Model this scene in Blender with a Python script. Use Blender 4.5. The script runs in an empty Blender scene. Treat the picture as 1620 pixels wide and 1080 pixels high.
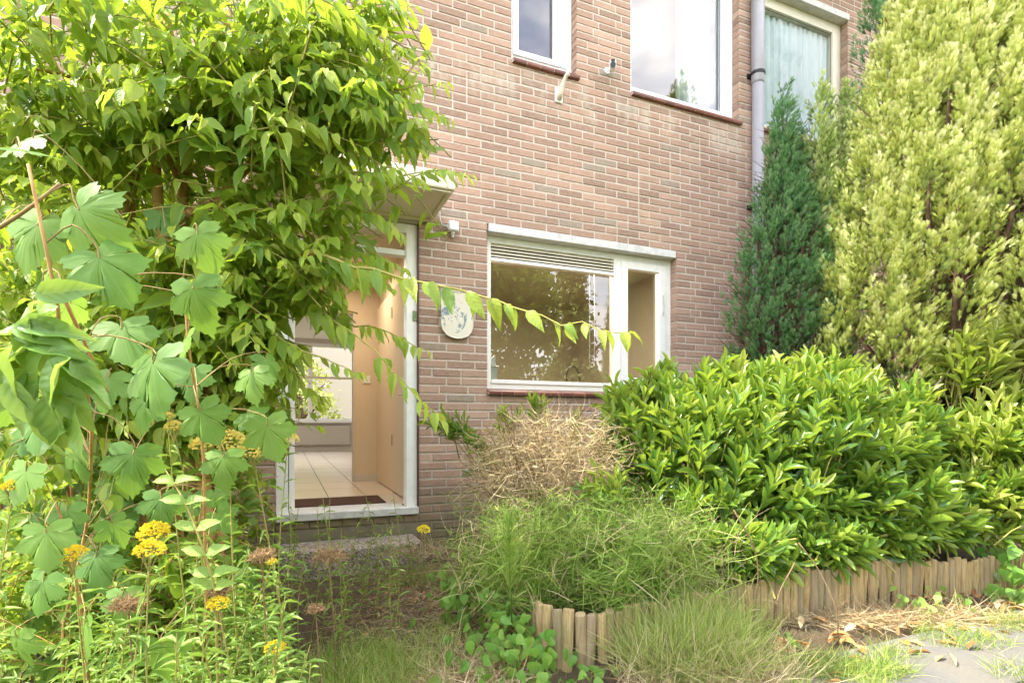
import bpy, math, random
import numpy as np
from mathutils import Vector, Matrix
R = math.radians
rng = np.random.default_rng(7)
random.seed(7)
scn = bpy.context.scene
COL = scn.collection

# ------------------------------------------------------------------ camera, sky, sun, exposure
YAW = R(22.5)
EYE = (0.0, -3.9, 0.95)
cam_d = bpy.data.cameras.new('camera')
cam = bpy.data.objects.new('camera', cam_d); COL.objects.link(cam)
cam_d.sensor_width = 36; cam_d.lens = 19.04; cam_d.shift_y = 0.0802
cam_d.clip_start = 0.02; cam_d.clip_end = 600
cam.location = EYE; cam.rotation_euler = (R(90), 0, -YAW)
scn.camera = cam
SUN_EL, SUN_AZ = R(54), R(-77)          # azimuth measured from +y (into the house) clockwise
sun_dir = Vector((math.sin(SUN_AZ) * math.cos(SUN_EL), math.cos(SUN_AZ) * math.cos(SUN_EL), math.sin(SUN_EL)))
sd = bpy.data.lights.new('sun', 'SUN'); sun = bpy.data.objects.new('sun', sd); COL.objects.link(sun)
sd.energy = 2.0; sd.angle = R(0.6); sd.color = (1.0, 0.92, 0.76)
sun.rotation_euler = sun_dir.to_track_quat('Z', 'Y').to_euler()
world = bpy.data.worlds.new('World'); scn.world = world; world.use_nodes = True
wn = world.node_tree; wn.nodes.clear()
def wnode(t, **k):
    n = wn.nodes.new(t)
    for a, b in k.items(): setattr(n, a, b)
    return n
sky = wnode('ShaderNodeTexSky', sky_type='NISHITA', sun_disc=False)
sky.sun_elevation = SUN_EL; sky.sun_rotation = SUN_AZ; sky.air_density = 1.0; sky.dust_density = 1.2
wc = wnode('ShaderNodeTexCoord'); wm = wnode('ShaderNodeMapping'); wm.inputs['Scale'].default_value = (1, 1, 2.2); wm.inputs['Location'].default_value = (7, 2, 3)
wz = wnode('ShaderNodeTexNoise'); wz.inputs['Scale'].default_value = 2.3; wz.inputs['Detail'].default_value = 9; wz.inputs['Roughness'].default_value = .55
wr = wnode('ShaderNodeValToRGB'); wr.color_ramp.elements[0].position = .36; wr.color_ramp.elements[1].position = .54
wmix = wnode('ShaderNodeMix', data_type='RGBA'); wmix.inputs[7].default_value = (8.4, 8.0, 7.7, 1)
wb = wnode('ShaderNodeBackground'); wb.inputs['Strength'].default_value = 0.15; wo = wnode('ShaderNodeOutputWorld')
L = wn.links.new
wz2 = wnode('ShaderNodeTexNoise'); wz2.inputs['Scale'].default_value = 4.5; wz2.inputs['Detail'].default_value = 8
wr2 = wnode('ShaderNodeValToRGB'); wr2.color_ramp.elements[0].position = .38; wr2.color_ramp.elements[1].position = .62
wcl = wnode('ShaderNodeMix', data_type='RGBA'); wcl.inputs[6].default_value = (4.6, 4.3, 4.9, 1); wcl.inputs[7].default_value = (8.8, 8.4, 8.0, 1)
L(wm.outputs[0], wz2.inputs['Vector']); L(wz2.outputs[0], wr2.inputs[0]); L(wr2.outputs[0], wcl.inputs[0]); L(wcl.outputs[2], wmix.inputs[7])
L(wc.outputs['Generated'], wm.inputs[0]); L(wm.outputs[0], wz.inputs['Vector']); L(wz.outputs[0], wr.inputs[0])
L(wr.outputs[0], wmix.inputs[0]); L(sky.outputs[0], wmix.inputs[6]); L(wmix.outputs[2], wb.inputs[0]); L(wb.outputs[0], wo.inputs[0])
vs = scn.view_settings
vs.view_transform = 'Standard'; vs.look = 'None'; vs.gamma = 1; vs.use_curve_mapping = False; vs.exposure = 2.55
cy = scn.cycles
cy.max_bounces = 9; cy.diffuse_bounces = 6; cy.glossy_bounces = 3; cy.transmission_bounces = 6; cy.transparent_max_bounces = 12
cy.sample_clamp_indirect = 6; cy.caustics_reflective = False; cy.caustics_refractive = False

# ------------------------------------------------------------------ helpers
def tag(o, label=None, cat=None, group=None, kind=None):
    if label: o['label'] = label
    if cat: o['category'] = cat
    if group: o['group'] = group
    if kind: o['kind'] = kind
    return o
def empty(name, loc, label, cat, group=None):
    o = bpy.data.objects.new(name, None); o.empty_display_size = .1; COL.objects.link(o); o.location = loc
    return tag(o, label, cat, group)
def link(name, me, parent=None, mat=None, kind=None, matrix=None):
    o = bpy.data.objects.new(name, me); COL.objects.link(o)
    if mat is not None and not me.materials: me.materials.append(mat)
    if parent is not None:
        o.parent = parent
        p = parent; off = Vector((0, 0, 0))
        while p is not None: off += p.location; p = p.parent
        base = Matrix.Translation(-off)
        o.matrix_basis = base @ matrix if matrix is not None else base
    elif matrix is not None: o.matrix_basis = matrix
    if kind: o['kind'] = kind
    return o
def mesh(name, V, F, smooth=False):
    me = bpy.data.meshes.new(name); me.from_pydata([tuple(v) for v in V], [], F)
    if smooth: me.polygons.foreach_set('use_smooth', [True] * len(me.polygons))
    me.update(); return me
class MB:
    def __init__(s): s.V = []; s.F = []
    def box(s, x0, x1, y0, y1, z0, z1):
        n = len(s.V)
        s.V += [(x0,y0,z0),(x1,y0,z0),(x1,y1,z0),(x0,y1,z0),(x0,y0,z1),(x1,y0,z1),(x1,y1,z1),(x0,y1,z1)]
        s.F += [(n+a,n+b,n+c,n+d) for a,b,c,d in ((0,3,2,1),(4,5,6,7),(0,1,5,4),(1,2,6,5),(2,3,7,6),(3,0,4,7))]; return s
    def cbox(s, x0, x1, y0, y1, z0, z1, c=.003):
        """box whose front (-y) rim is chamfered"""
        n = len(s.V)
        s.V += [(x0,y1,z0),(x1,y1,z0),(x1,y1,z1),(x0,y1,z1),(x0,y0+c,z0),(x1,y0+c,z0),(x1,y0+c,z1),(x0,y0+c,z1),
                (x0+c,y0,z0+c),(x1-c,y0,z0+c),(x1-c,y0,z1-c),(x0+c,y0,z1-c)]
        for a,b,c_,d in ((0,4,5,1),(1,5,6,2),(2,6,7,3),(3,7,4,0),(4,8,9,5),(5,9,10,6),(6,10,11,7),(7,11,8,4),(8,11,10,9),(0,1,2,3)):
            s.F.append((n+d,n+c_,n+b,n+a))
        s.F = s.F; return s
    def tube(s, pts, rad, k=6, cap=True):
        pts = [Vector(p) for p in pts]
        if not hasattr(rad, '__len__'): rad = [rad] * len(pts)
        n0 = len(s.V); up = Vector((0.13, 0.21, 0.97))
        for i, p in enumerate(pts):
            t = (pts[min(i+1, len(pts)-1)] - pts[max(i-1, 0)]).normalized()
            a = t.cross(up)
            if a.length < .05: a = t.cross(Vector((1, 0, 0)))
            a.normalize(); b = t.cross(a)
            for j in range(k):
                an = 2*math.pi*j/k; q = p + (a*math.cos(an) + b*math.sin(an))*rad[i]; s.V.append(tuple(q))
        for i in range(len(pts)-1):
            for j in range(k):
                A = n0+i*k+j; B = n0+i*k+(j+1) % k; s.F.append((A, B, B+k, A+k))
        if cap:
            s.F.append(tuple(n0+j for j in reversed(range(k)))); s.F.append(tuple(n0+(len(pts)-1)*k+j for j in range(k)))
        return s
    def disc(s, c, axis, r, h, k=20, r2=None):
        c = Vector(c); ax = Vector(axis).normalized()
        return s.tube([c, c+ax*h], [r, r if r2 is None else r2], k)
    def prism(s, poly, y0, y1):
        """outline in x,z extruded along y"""
        n = len(s.V); m = len(poly)
        s.V += [(x, y0, z) for x, z in poly] + [(x, y1, z) for x, z in poly]
        s.F.append(tuple(n+i for i in range(m))); s.F.append(tuple(n+m+i for i in reversed(range(m))))
        for i in range(m):
            j = (i+1) % m; s.F.append((n+j, n+i, n+m+i, n+m+j))
        return s
    def make(s, name, mat, parent=None, kind=None, smooth=False, bevel=0, matrix=None):
        me = mesh(name, s.V, s.F, smooth); o = link(name, me, parent, mat, kind, matrix)
        if bevel:
            b = o.modifiers.new('b', 'BEVEL'); b.width = bevel; b.segments = 2; b.limit_method = 'ANGLE'
        return o

# ---- materials
class NT:
    def __init__(s, name):
        s.m = bpy.data.materials.new(name); s.m.use_nodes = True; s.t = s.m.node_tree; s.t.nodes.clear()
        s.out = s.n('ShaderNodeOutputMaterial'); s.b = s.n('ShaderNodeBsdfPrincipled'); s.l(s.b.outputs[0], s.out.inputs[0])
    def n(s, t, **k):
        n = s.t.nodes.new(t)
        for a, b in k.items(): setattr(n, a, b)
        return n
    def l(s, a, b): s.t.links.new(a, b)
    def noise(s, vec, scale, detail=4, rough=.55):
        n = s.n('ShaderNodeTexNoise'); n.inputs['Scale'].default_value = scale; n.inputs['Detail'].default_value = detail; n.inputs['Roughness'].default_value = rough
        if vec is not None: s.l(vec, n.inputs['Vector'])
        return n.outputs[0]
    def ramp(s, fac, stops):
        n = s.n('ShaderNodeValToRGB'); e = n.color_ramp.elements
        while len(e) < len(stops): e.new(.5)
        for q, (p, c) in zip(e, stops): q.position = p; q.color = (*c, 1) if len(c) == 3 else c
        s.l(fac, n.inputs[0]); return n.outputs[0]
    def mix(s, f, a, b, bt='MIX'):
        n = s.n('ShaderNodeMix', data_type='RGBA', blend_type=bt)
        for v, i in ((f, 0), (a, 6), (b, 7)):
            if hasattr(v, 'links'): s.l(v, n.inputs[i])
            elif isinstance(v, (int, float)): n.inputs[i].default_value = v
            else: n.inputs[i].default_value = (*v, 1)
        return n.outputs[2]
    def math(s, op, a, b=None):
        n = s.n('ShaderNodeMath', operation=op)
        for v, i in ((a, 0), (b, 1)):
            if v is None: continue
            if hasattr(v, 'links'): s.l(v, n.inputs[i])
            else: n.inputs[i].default_value = v
        return n.outputs[0]
    def pos(s, scale=None):
        g = s.n('ShaderNodeNewGeometry').outputs['Position']
        if scale:
            m = s.n('ShaderNodeMapping'); m.inputs['Scale'].default_value = scale; s.l(g, m.inputs[0]); return m.outputs[0]
        return g
    def bump(s, h, strength=.3, dist=.003):
        n = s.n('ShaderNodeBump'); n.inputs['Strength'].default_value = strength; n.inputs['Distance'].default_value = dist
        s.l(h, n.inputs['Height']); s.l(n.outputs[0], s.b.inputs['Normal']); return n
    def attr(s, name):
        return s.n('ShaderNodeAttribute', attribute_name=name).outputs['Fac']
    def set(s, **k):
        for a, v in k.items():
            i = s.b.inputs[a.replace('_', ' ')]
            if hasattr(v, 'links'): s.l(v, i)
            else: i.default_value = (*v, 1) if isinstance(v, tuple) else v
        return s
def paint(name, col, rough=.45, dirt=(.35,.3,.2), amt=.25, scale=9, bump=.08, spec=.5):
    t = NT(name); p = t.pos(); f = t.noise(p, scale, 8, .65)
    m = t.ramp(f, [(.45, (0,0,0)), (.75, (amt,)*3)])
    c = t.mix(m, col, dirt); f2 = t.noise(p, 120, 3)
    t.set(Base_Color=c, Roughness=rough, Specular_IOR_Level=spec); t.bump(f2, bump, .002); return t.m
M = {}
M['white'] = paint('white_paint', (.86,.85,.79), .4, amt=.16, scale=14)
M['pvc'] = paint('white_plastic', (.86,.87,.88), .25, (.6,.6,.58), .15)
M['cream'] = paint('cream_paint', (.70,.64,.50), .5, amt=.15)
M['canopy'] = paint('canopy_cream', (.72,.66,.48), .5, (.5,.43,.28), .2, 4)
M['lintel'] = paint('painted_concrete', (.62,.61,.57), .8, (.25,.23,.2), .45, 16, .3)
M['grey_pvc'] = paint('grey_plastic', (.33,.32,.33), .4, (.2,.2,.2), .2)
M['black'] = paint('black_plastic', (.02,.02,.022), .3, (.08,.08,.08), .1)
M['steel'] = NT('brushed_steel').set(Base_Color=(.6,.6,.58), Metallic=1.0, Roughness=.25).m
M['dark_metal'] = NT('dark_iron').set(Base_Color=(.03,.03,.03), Metallic=.6, Roughness=.5).m
M['plaster'] = paint('cream_plaster', (.70,.59,.45), .8, (.6,.48,.35), .1, 3)
M['beige_wall'] = paint('beige_wall', (.46,.41,.32), .8, (.38,.33,.25), .2, 3)
M['brown'] = paint('brown_varnish', (.10,.04,.03), .5, (.2,.12,.1), .2)
M['room_white'] = paint('room_white', (.6,.57,.52), .7, amt=.05)
M['green_dark'] = paint('dark_green_edge', (.02,.05,.03), .4, amt=.1)

def brick_mat(name, tint=1.0):
    t = NT(name); p = t.pos(); r = t.attr('rnd')
    base = t.ramp(r, [(0, (.22,.128,.09)), (.2, (.30,.178,.122)), (.45, (.37,.216,.15)), (.7, (.42,.257,.178)), (.93, (.48,.315,.222)), (.95, (.31,.245,.175)), (1, (.25,.215,.165))])
    g = t.noise(t.pos((1, 1, 3)), 26, 8, .7); base = t.mix(t.ramp(g, [(.35, (.0,)*3), (.8, (.7,)*3)]), base, (.56,.44,.33))
    sp = t.noise(p, 330, 4, .7); base = t.mix(t.ramp(sp, [(.56, (0,)*3), (.72, (.45,)*3)]), base, (.12,.09,.07))
    st = t.noise(p, 1.6, 6, .6); base = t.mix(t.ramp(st, [(.40, (0,)*3), (.75, (.65,)*3)]), base, (.25,.165,.12))
    # lime streaks under the upstairs sills
    sx = t.n('ShaderNodeSeparateXYZ'); t.l(p, sx.inputs[0])
    zb = t.math('MULTIPLY', t.math('SUBTRACT', 1.0, t.math('MULTIPLY', t.math('ABSOLUTE', t.math('SUBTRACT', sx.outputs[2], 3.58)), 4.5)), 1.0)
    w = t.noise(t.pos((5, 5, 1.5)), 1.4, 7, .65)
    m = t.math('MULTIPLY', t.ramp(w, [(.48, (0,)*3), (.62, (1,)*3)]), t.math('MAXIMUM', zb, 0))
    base = t.mix(t.math('MULTIPLY', m, .7), base, (.50,.46,.36))
    # green damp by the ground
    gm = t.math('MULTIPLY', t.ramp(t.math('ADD', sx.outputs[2], t.math('MULTIPLY', t.noise(p, 6, 5), .5)), [(.35, (.75,)*3), (.8, (0,)*3)]), 1.0)
    base = t.mix(gm, base, (.13,.14,.06))
    t.set(Base_Color=base, Roughness=.9, Specular_IOR_Level=.25)
    t.bump(t.math('ADD', t.noise(p, 60, 6, .7), t.math('MULTIPLY', sp, .5)), .55, .004); return t.m
M['brick'] = brick_mat('clay_brick')
t = NT('mortar'); f = t.noise(t.pos(), 40, 7, .7)
sx = t.n('ShaderNodeSeparateXYZ'); t.l(t.pos(), sx.inputs[0])
lo = t.ramp(t.math('ADD', sx.outputs[2], t.math('MULTIPLY', t.noise(t.pos(), 5, 5), .5)), [(.4, (1,)*3), (1.1, (0,)*3)])
t.set(Base_Color=t.mix(lo, t.ramp(f, [(.25, (.42,.35,.27)), (.7, (.62,.54,.45))]), (.19,.16,.10)), Roughness=.95); t.bump(t.noise(t.pos(), 220, 4), .5, .003); M['mortar'] = t.m
t = NT('glazed_sill_tile'); r = t.attr('rnd')
t.set(Base_Color=t.mix(r, (.13,.035,.022), (.26,.09,.055)), Roughness=.32); M['sill'] = t.m
def glass(name, fac, mult=1.15):
    t = NT(name); t.t.nodes.remove(t.b)
    tr = t.n('ShaderNodeBsdfTransparent'); gl = t.n('ShaderNodeBsdfGlossy'); gl.inputs['Roughness'].default_value = .0
    tr.inputs[0].default_value = (.93,.95,.94,1); gl.inputs[0].default_value = (1,1,1,1)
    fr = t.n('ShaderNodeFresnel'); fr.inputs[0].default_value = 1.5
    nz = t.noise(t.pos(), 1.3, 1); bp = t.n('ShaderNodeBump'); bp.inputs['Strength'].default_value = .035; bp.inputs['Distance'].default_value = .05; t.l(nz, bp.inputs['Height']); t.l(bp.outputs[0], gl.inputs['Normal'])
    f = t.math('MINIMUM', t.math('ADD', t.math('MULTIPLY', fr.outputs[0], mult), fac), 1.0)
    mx = t.n('ShaderNodeMixShader'); t.l(f, mx.inputs[0]); t.l(tr.outputs[0], mx.inputs[1]); t.l(gl.outputs[0], mx.inputs[2]); t.l(mx.outputs[0], t.out.inputs[0]); return t.m
M['glass'] = glass('window_glass', .06); M['glass_up'] = glass('coated_glass', .09); M['glass_clear'] = glass('clear_glass', .0, .55)
t = NT('sheer_curtain'); wv = t.noise(t.pos((30, 1, .3)), 1.0, 4)
c = t.mix(wv, (.62,.78,.80), (.86,.94,.94)); t.set(Base_Color=c, Roughness=.9)
tl = t.n('ShaderNodeBsdfTranslucent'); t.l(c, tl.inputs[0]); mx = t.n('ShaderNodeMixShader'); mx.inputs[0].default_value = .15
t.l(t.b.outputs[0], mx.inputs[1]); t.l(tl.outputs[0], mx.inputs[2]); t.l(mx.outputs[0], t.out.inputs[0]); M['curtain'] = t.m

def set_rnd(me, val):
    a = me.attributes.new('rnd', 'FLOAT', 'POINT')
    a.data.foreach_set('value', val if hasattr(val, '__len__') else [val] * len(me.vertices))
# ------------------------------------------------------------------ THE HOUSE
house = empty('terraced_house', (0.4, 0, 0), 'brick house left of the downpipe with the open front door and flat cream canopy', 'house')
nhouse = empty('terraced_house', (6.0, 0, 0), 'neighbouring brick house right of the downpipe, its curtained window behind the conifers', 'house')
PX = 4.10                                   # party line, under the downpipe
Z0 = -0.016; CH = 0.0625; TOP = 5.734
OPEN = [(-0.075, .875, -1, 2.402), (1.411, 3.204, 1.168, 2.484), (1.612, 2.187, 3.79, 5.234), (2.718, 3.933, 3.79, 5.234),
        (4.20, 5.429, 3.79, 5.234), (5.93, 7.9, 4.4, 5.234), (-3.2, -1.9, 1.168, 2.484)]
def cut(x0, x1, z0, z1):
    """intervals of a course left between the openings"""
    iv = [(x0, x1)]
    for a, b, c, d in OPEN:
        if d <= z0 + .012 or c >= z1 - .012: continue
        nv = []
        for p, q in iv:
            if b <= p or a >= q: nv.append((p, q)); continue
            if p < a: nv.append((p, a))
            if q > b: nv.append((b, q))
        iv = nv
    return iv
def brick_mesh(w, h, d=.1, c=.0035):
    mb = MB(); mb.cbox(-w/2, w/2, 0, d, -h/2, h/2, c); return mb
def lay(parent, X0, X1, score_box):
    wall = MB(); xs = sorted({X0, X1, *[v for o in OPEN for v in o[:2] if X0 < v < X1]}); zs = sorted({0 - .4, TOP, *[v for o in OPEN for v in o[2:] if -.4 < v < TOP]})
    for i in range(len(xs)-1):
        for j in range(len(zs)-1):
            cx = (xs[i]+xs[i+1])/2; cz = (zs[j]+zs[j+1])/2
            if any(a < cx < b and c < cz < d for a, b, c, d in OPEN): continue
            l = .006 if any(a < cx - (xs[i+1]-xs[i]) and 0 or (abs(b - xs[i]) < 1e-6 and c < cz < d) for a, b, c, d in OPEN) else 0
            r = .006 if any(abs(a - xs[i+1]) < 1e-6 and c < cz < d for a, b, c, d in OPEN) else 0
            wall.box(xs[i]+l, xs[i+1]-r, .0045, .30, zs[j], zs[j+1])
    w = wall.make('wall', M['mortar'], parent)
    bricks = []; z = Z0; row = 0; prev = []
    while z < TOP - .01:
        joints = []
        for a, b in cut(X0, X1, z, z + CH):
            x = a; la = 0
            while x < b - .02:
                opts = [.21, .21, .21, .21, .21, .10, .10] if la != .10 else [.21]
                best = None
                for _ in range(6):
                    wdt = random.choice(opts)
                    if x == a and row % 2: wdt = .10 if random.random() < .7 else .155
                    if b - (x + wdt) < .07: wdt = b - x
                    if all(abs(x + wdt + .005 - j) > .035 for j in prev) or wdt == b - x: best = wdt; break
                    best = wdt
                wdt = min(best, b - x)
                if wdt > .26: wdt = .155
                bricks.append((x, x + wdt, z, row)); joints.append(x + wdt + .005); x += wdt + .012; la = wdt
        prev = joints; z += CH; row += 1
    x0, x1, z0, z1 = score_box
    def sc(b):
        cx = (b[0]+b[1])/2; d = (3.9*math.cos(YAW) + cx*math.sin(YAW)); inside = x0 < cx < x1 and z0 < b[2] < z1
        return (-1 if inside else 0, -(b[1]-b[0])/(d*d) + .02*abs(b[2]-2.5)*0)
    bricks.sort(key=sc)
    cache = {}; st = MB(); rn = []
    for i, (a, b, z, row) in enumerate(bricks):
        wd = b - a; h = .0500; j = random.uniform(-.0018, .0018)
        r = random.random()
        if r > .975: r = random.uniform(.95, 1)
        else: r = min(.92, max(0, random.gauss(.5, .25)))
        if i < 300:
            k = (round(wd, 3), random.randrange(9))
            if k not in cache:
                mb = brick_mesh(wd, h); me = mesh('brick', mb.V, mb.F); set_rnd(me, .08 + .1*k[1] if random.random() > .035 else .98); me.materials.append(M['brick']); cache[k] = me
            o = link('brick', cache[k], w, None, None, Matrix.Translation(((a+b)/2, j, z + CH/2 + random.gauss(0, .0008))) @ Matrix.Rotation(random.gauss(0, .0045), 4, 'Y'))
        else:
            n = len(st.V); st.cbox(a, b, j, .1, z + (CH-h)/2, z + (CH+h)/2, .0035); rn += [r] * (len(st.V) - n)
    me = mesh('brick', st.V, st.F); set_rnd(me, rn); link('brick', me, w, M['brick'], 'stuff')
    return w
house_wall = lay(house, -4.3, PX, (.95, 3.95, 1.0, 4.1))
nb_wall = lay(nhouse, PX, 11.2, (4.15, 6.2, 2.6, 5.3))

def rect_frame(mb, x0, x1, y0, y1, z0, z1, l, r, b, t_):
    mb.box(x0, x0+l, y0, y1, z0, z1); mb.box(x1-r, x1, y0, y1, z0, z1)
    mb.box(x0+l, x1-r, y0+.0015, y1, z0, z0+b); mb.box(x0+l, x1-r, y0+.0015, y1, z1-t_, z1); return mb
def pane(name, x0, x1, y, z0, z1, parent, m='glass'):
    mb = MB(); mb.V += [(x0,y,z0),(x1,y,z0),(x1,y,z1),(x0,y,z1)]; mb.F.append((0,1,2,3)); return mb.make(name, M[m], parent)
def sill_tiles(parent, x0, x1, zt, n, y0=-.035, drop=.034):
    w = (x1-x0)/n
    for i in range(n):
        a, b = x0+i*w+.003, x0+(i+1)*w-.003
        mb = MB(); poly = [(y0+.012, zt-drop), (y0+.002, zt-drop*.8), (y0, zt-drop*.35), (y0+.006, zt-.004), (y0+.018, zt), (.085, zt+.018), (.085, zt-drop)]
        V = [(a, y, z) for y, z in poly] + [(b, y, z) for y, z in poly]; m = len(poly)
        F = [tuple(range(m)), tuple(reversed(range(m, 2*m)))] + [((j+1) % m, j, m+j, m+(j+1) % m) for j in range(m)]
        me = mesh('sill_tile', V, F); set_rnd(me, random.random()); link('sill_tile', me, parent, M['sill'])
    mo = MB(); mo.box(x0+.002, x1-.002, y0+.006, .083, zt-drop+.003, zt-.006); mo.make('sill_mortar', M['mortar'], parent)

# --- kitchen window, ground floor
w1 = MB(); rect_frame(w1, 1.412, 3.203, .08, .15, 1.222, 2.420, .058, .055, .06, .052); w1.box(2.60, 2.668, .074, .15, 1.282, 2.368)
w1 = w1.make('window', M['white'], house, bevel=.003)
mb = MB(); mb.box(1.40+.02, 3.19, -.012, .10, 2.4205, 2.482); mb.make('lintel', M['lintel'], w1, bevel=.003)
mb = MB(); mb.box(1.47, 2.60, .070, .088, 1.266, 1.296); mb.make('bottom_rail', M['white'], w1, bevel=.003)
mb = MB(); mb.box(1.47, 2.60, .076, .13, 2.226, 2.252); mb.make('transom', M['white'], w1, bevel=.002)
for k in range(4):
    z = 2.262 + k*.026; sl = MB(); V = [(1.472, .082, z), (2.598, .082, z), (2.598, .104, z+.020), (1.472, .104, z+.020), (1.472, .082, z+.005), (2.598, .082, z+.005), (2.598, .104, z+.025), (1.472, .104, z+.025)]
    sl.V = V; sl.F = [(0,3,2,1),(4,5,6,7),(0,1,5,4),(1,2,6,5),(2,3,7,6),(3,0,4,7)]; sl.make('louvre_slat', M['cream'], w1)
mb = MB(); mb.box(1.472, 2.598, .112, .12, 2.252, 2.368); mb.make('louvre_back', M['black'], w1)
pane('pane', 1.47, 2.60, .118, 1.282, 2.226, w1)
sash = MB(); rect_frame(sash, 2.672, 3.144, .068, .125, 1.286, 2.364, .066, .078, .066, .066)
sash = sash.make('casement', M['white'], w1, bevel=.004)
pane('pane', 2.735, 3.07, .11, 1.35, 2.30, sash)
mb = MB(); mb.box(3.10, 3.112, .056, .068, 1.92, 2.10); mb.box(3.098, 3.114, .052, .068, 1.94, 1.95); mb.make('hinge', M['lintel'], sash)
sill_tiles(w1, 1.414, 3.201, 1.204, 17)

# --- upstairs windows
def upstairs(parent, x0, x1, zb, zt, l, r, b, mat, casement=None, gl='glass_up', sill_n=6, white_lintel=True, top=.06):
    w = MB(); rect_frame(w, x0+.001, x1-.001, .08, .16, zb, zt-.001, l, r, b, top)
    w = w.make('window', mat, parent, bevel=.004)
    mb = MB(); mb.box(x0+.012, x1+.008, -.014, .11, zt+.0005, zt+.066); mb.make('lintel', M['lintel'], w, bevel=.003)
    if casement:
        a, b_ = casement; s = MB(); rect_frame(s, a, b_, .066, .13, zb+.045, zt-.04, .045, .06, .045, .05); s = s.make('casement', mat, w, bevel=.004)
        pane('pane', a+.04, b_-.055, .11, zb+.085, zt-.085, s, gl)
    else: pane('pane', x0+l-.01, x1-r+.01, .12, zb+b-.01, zt-top+.01, w, gl)
    gk = MB(); rect_frame(gk, x0+l-.004 if not casement else casement[0]+.044, x1-r+.004 if not casement else casement[1]-.059, .105, .112, zb+(b-.004 if not casement else .089), zt-.1 if casement else zt-top+.004, .006, .006, .006, .006)
    gk.make('gasket', M['black'], w)
    sill_tiles(w, x0+.002, x1+.02, zb-.046, sill_n); return w
OPZ = 5.168
upstairs(house, 1.612, 2.187, 3.838, OPZ, .05, .055, .05, M['pvc'], (1.655, 2.075), sill_n=5)
mb = MB(); mb.box(2.082, 2.135, .07, .09, 3.885, 5.12); mb.make('trim_strip', M['pvc'], house, bevel=.003)
wmid = upstairs(house, 2.718, 3.933, 3.838, OPZ, .06, .135, .062, M['pvc'], sill_n=11)
wnb = upstairs(nhouse, 4.20, 5.429, 3.838, OPZ, .06, .12, .06, M['cream'], gl='glass_clear', sill_n=11, top=.10)
wnb2 = upstairs(nhouse, 5.93, 7.9, 4.45, OPZ, .07, .07, .06, M['white'], sill_n=17)
wleft = upstairs(house, -3.2, -1.9, 1.222, 2.418, .06, .06, .06, M['white'], sill_n=11)
def curtain(parent, x0, x1, y, z0, z1, name='curtain', amp=.018, per=.075):
    n = int((x1-x0)/.008); V = []; F = []
    for i in range(n+1):
        x = x0 + (x1-x0)*i/n; yy = y + amp*math.sin(x*2*math.pi/per + 1.3*math.sin(x*9)) + .006*math.sin(x*131)
        V += [(x, yy, z0), (x+.004*math.sin(x*40), yy*.6+y*.4, (z0+z1)/2), (x, yy, z1)]
    for i in range(n):
        a = i*3; F += [(a, a+3, a+4, a+1), (a+1, a+4, a+5, a+2)]
    return link(name, mesh(name, V, F, True), parent, M['curtain'])
curtain(wnb, 4.22, 5.42, .16, 3.8, 5.3); curtain(wmid, 3.42, 3.9, .27, 3.8, 5.3); curtain(wnb2, 5.95, 7.85, .27, 4.3, 5.3)

# --- rooms behind the openings (plastered boxes open towards the facade)
def room(parent, x0, x1, y1, z0, z1, mat, floor_mat=None, name='room', y0=.301, skip=()):
    mb = MB(); T = .05
    if 'floor' not in skip: mb.box(x0-T, x1+T, y0, y1+T, z0-T, z0)
    mb.box(x0-T, x1+T, y0, y1+T, z1, z1+T); mb.box(x0-T, x0, y0, y1, z0, z1); mb.box(x1, x1+T, y0, y1, z0, z1)
    if 'back' not in skip: mb.box(x0-T, x1+T, y1, y1+T, z0+.001, z1-.001)
    return mb.make(name, mat, parent)
room(house, 1.10, 4.0, 3.4, .33, 2.70, M['beige_wall'], name='kitchen_wall')
room(house, 1.2, 2.6, 3.0, 3.0, 5.5, M['room_white'], name='bedroom_wall')
room(house, 2.68, 4.05, 3.0, 3.0, 5.5, M['room_white'], name='bedroom_wall')
room(nhouse, 4.16, 8.5, 3.2, 3.0, 5.5, M['room_white'], name='bedroom_wall')
room(nhouse, 4.16, 8.5, 3.2, .3, 2.7, M['room_white'], name='living_room_wall')
room(house, -4.2, -.95, 3.2, .3, 2.7, M['room_white'], name='living_room_wall')
# lighter wall end seen through the kitchen window
mb = MB(); mb.box(1.12, 1.95, 1.50, 1.60, .34, 2.69); mb.make('partition_wall', M['plaster'], house)
# kitchen tap with a sprung hose, on the worktop under the window
mb = MB(); mb.box(1.15, 3.95, .31, .92, 1.16, 1.20); mb.make('worktop', M['beige_wall'], house, bevel=.004)
tap = empty('kitchen_tap', (2.50, .50, 1.20), 'tall kitchen tap with sprung hose behind the ground floor window', 'tap')
mb = MB(); mb.disc((2.50,.5,1.20), (0,0,1), .025, .02); mb.tube([(2.50,.5,1.2),(2.50,.5,1.36)], .012, 8); mb.make('tap_body', M['dark_metal'], tap, smooth=True)
mb = MB(); pts = []; spr = []
for i in range(200):
    u = i/199; a = u*math.pi
    cx = 2.50 - .07*(1-math.cos(a)); cz = 1.36 + .12*math.sin(a) + (0 if u < .9 else 0)
    pts.append((cx, .5, cz)); spr.append((cx + .012*math.cos(u*150), .5 + .012*math.sin(u*150), cz + .004*math.cos(u*150)))
mb.tube(pts[::8], .006, 6); mb.make('hose', M['black'], tap, smooth=True)
MB().tube(spr, .0022, 4).make('spring', M['dark_metal'], tap, smooth=True)
MB().tube([(2.36,.5,1.36),(2.36,.5,1.30),(2.36,.5,1.24)], [.013,.017,.015], 8).make('spray_head', M['dark_metal'], tap, smooth=True)
MB().tube([(2.50,.5,1.27),(2.60,.47,1.29)], [.008,.006], 6).make('lever', M['steel'], tap, smooth=True)
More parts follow.
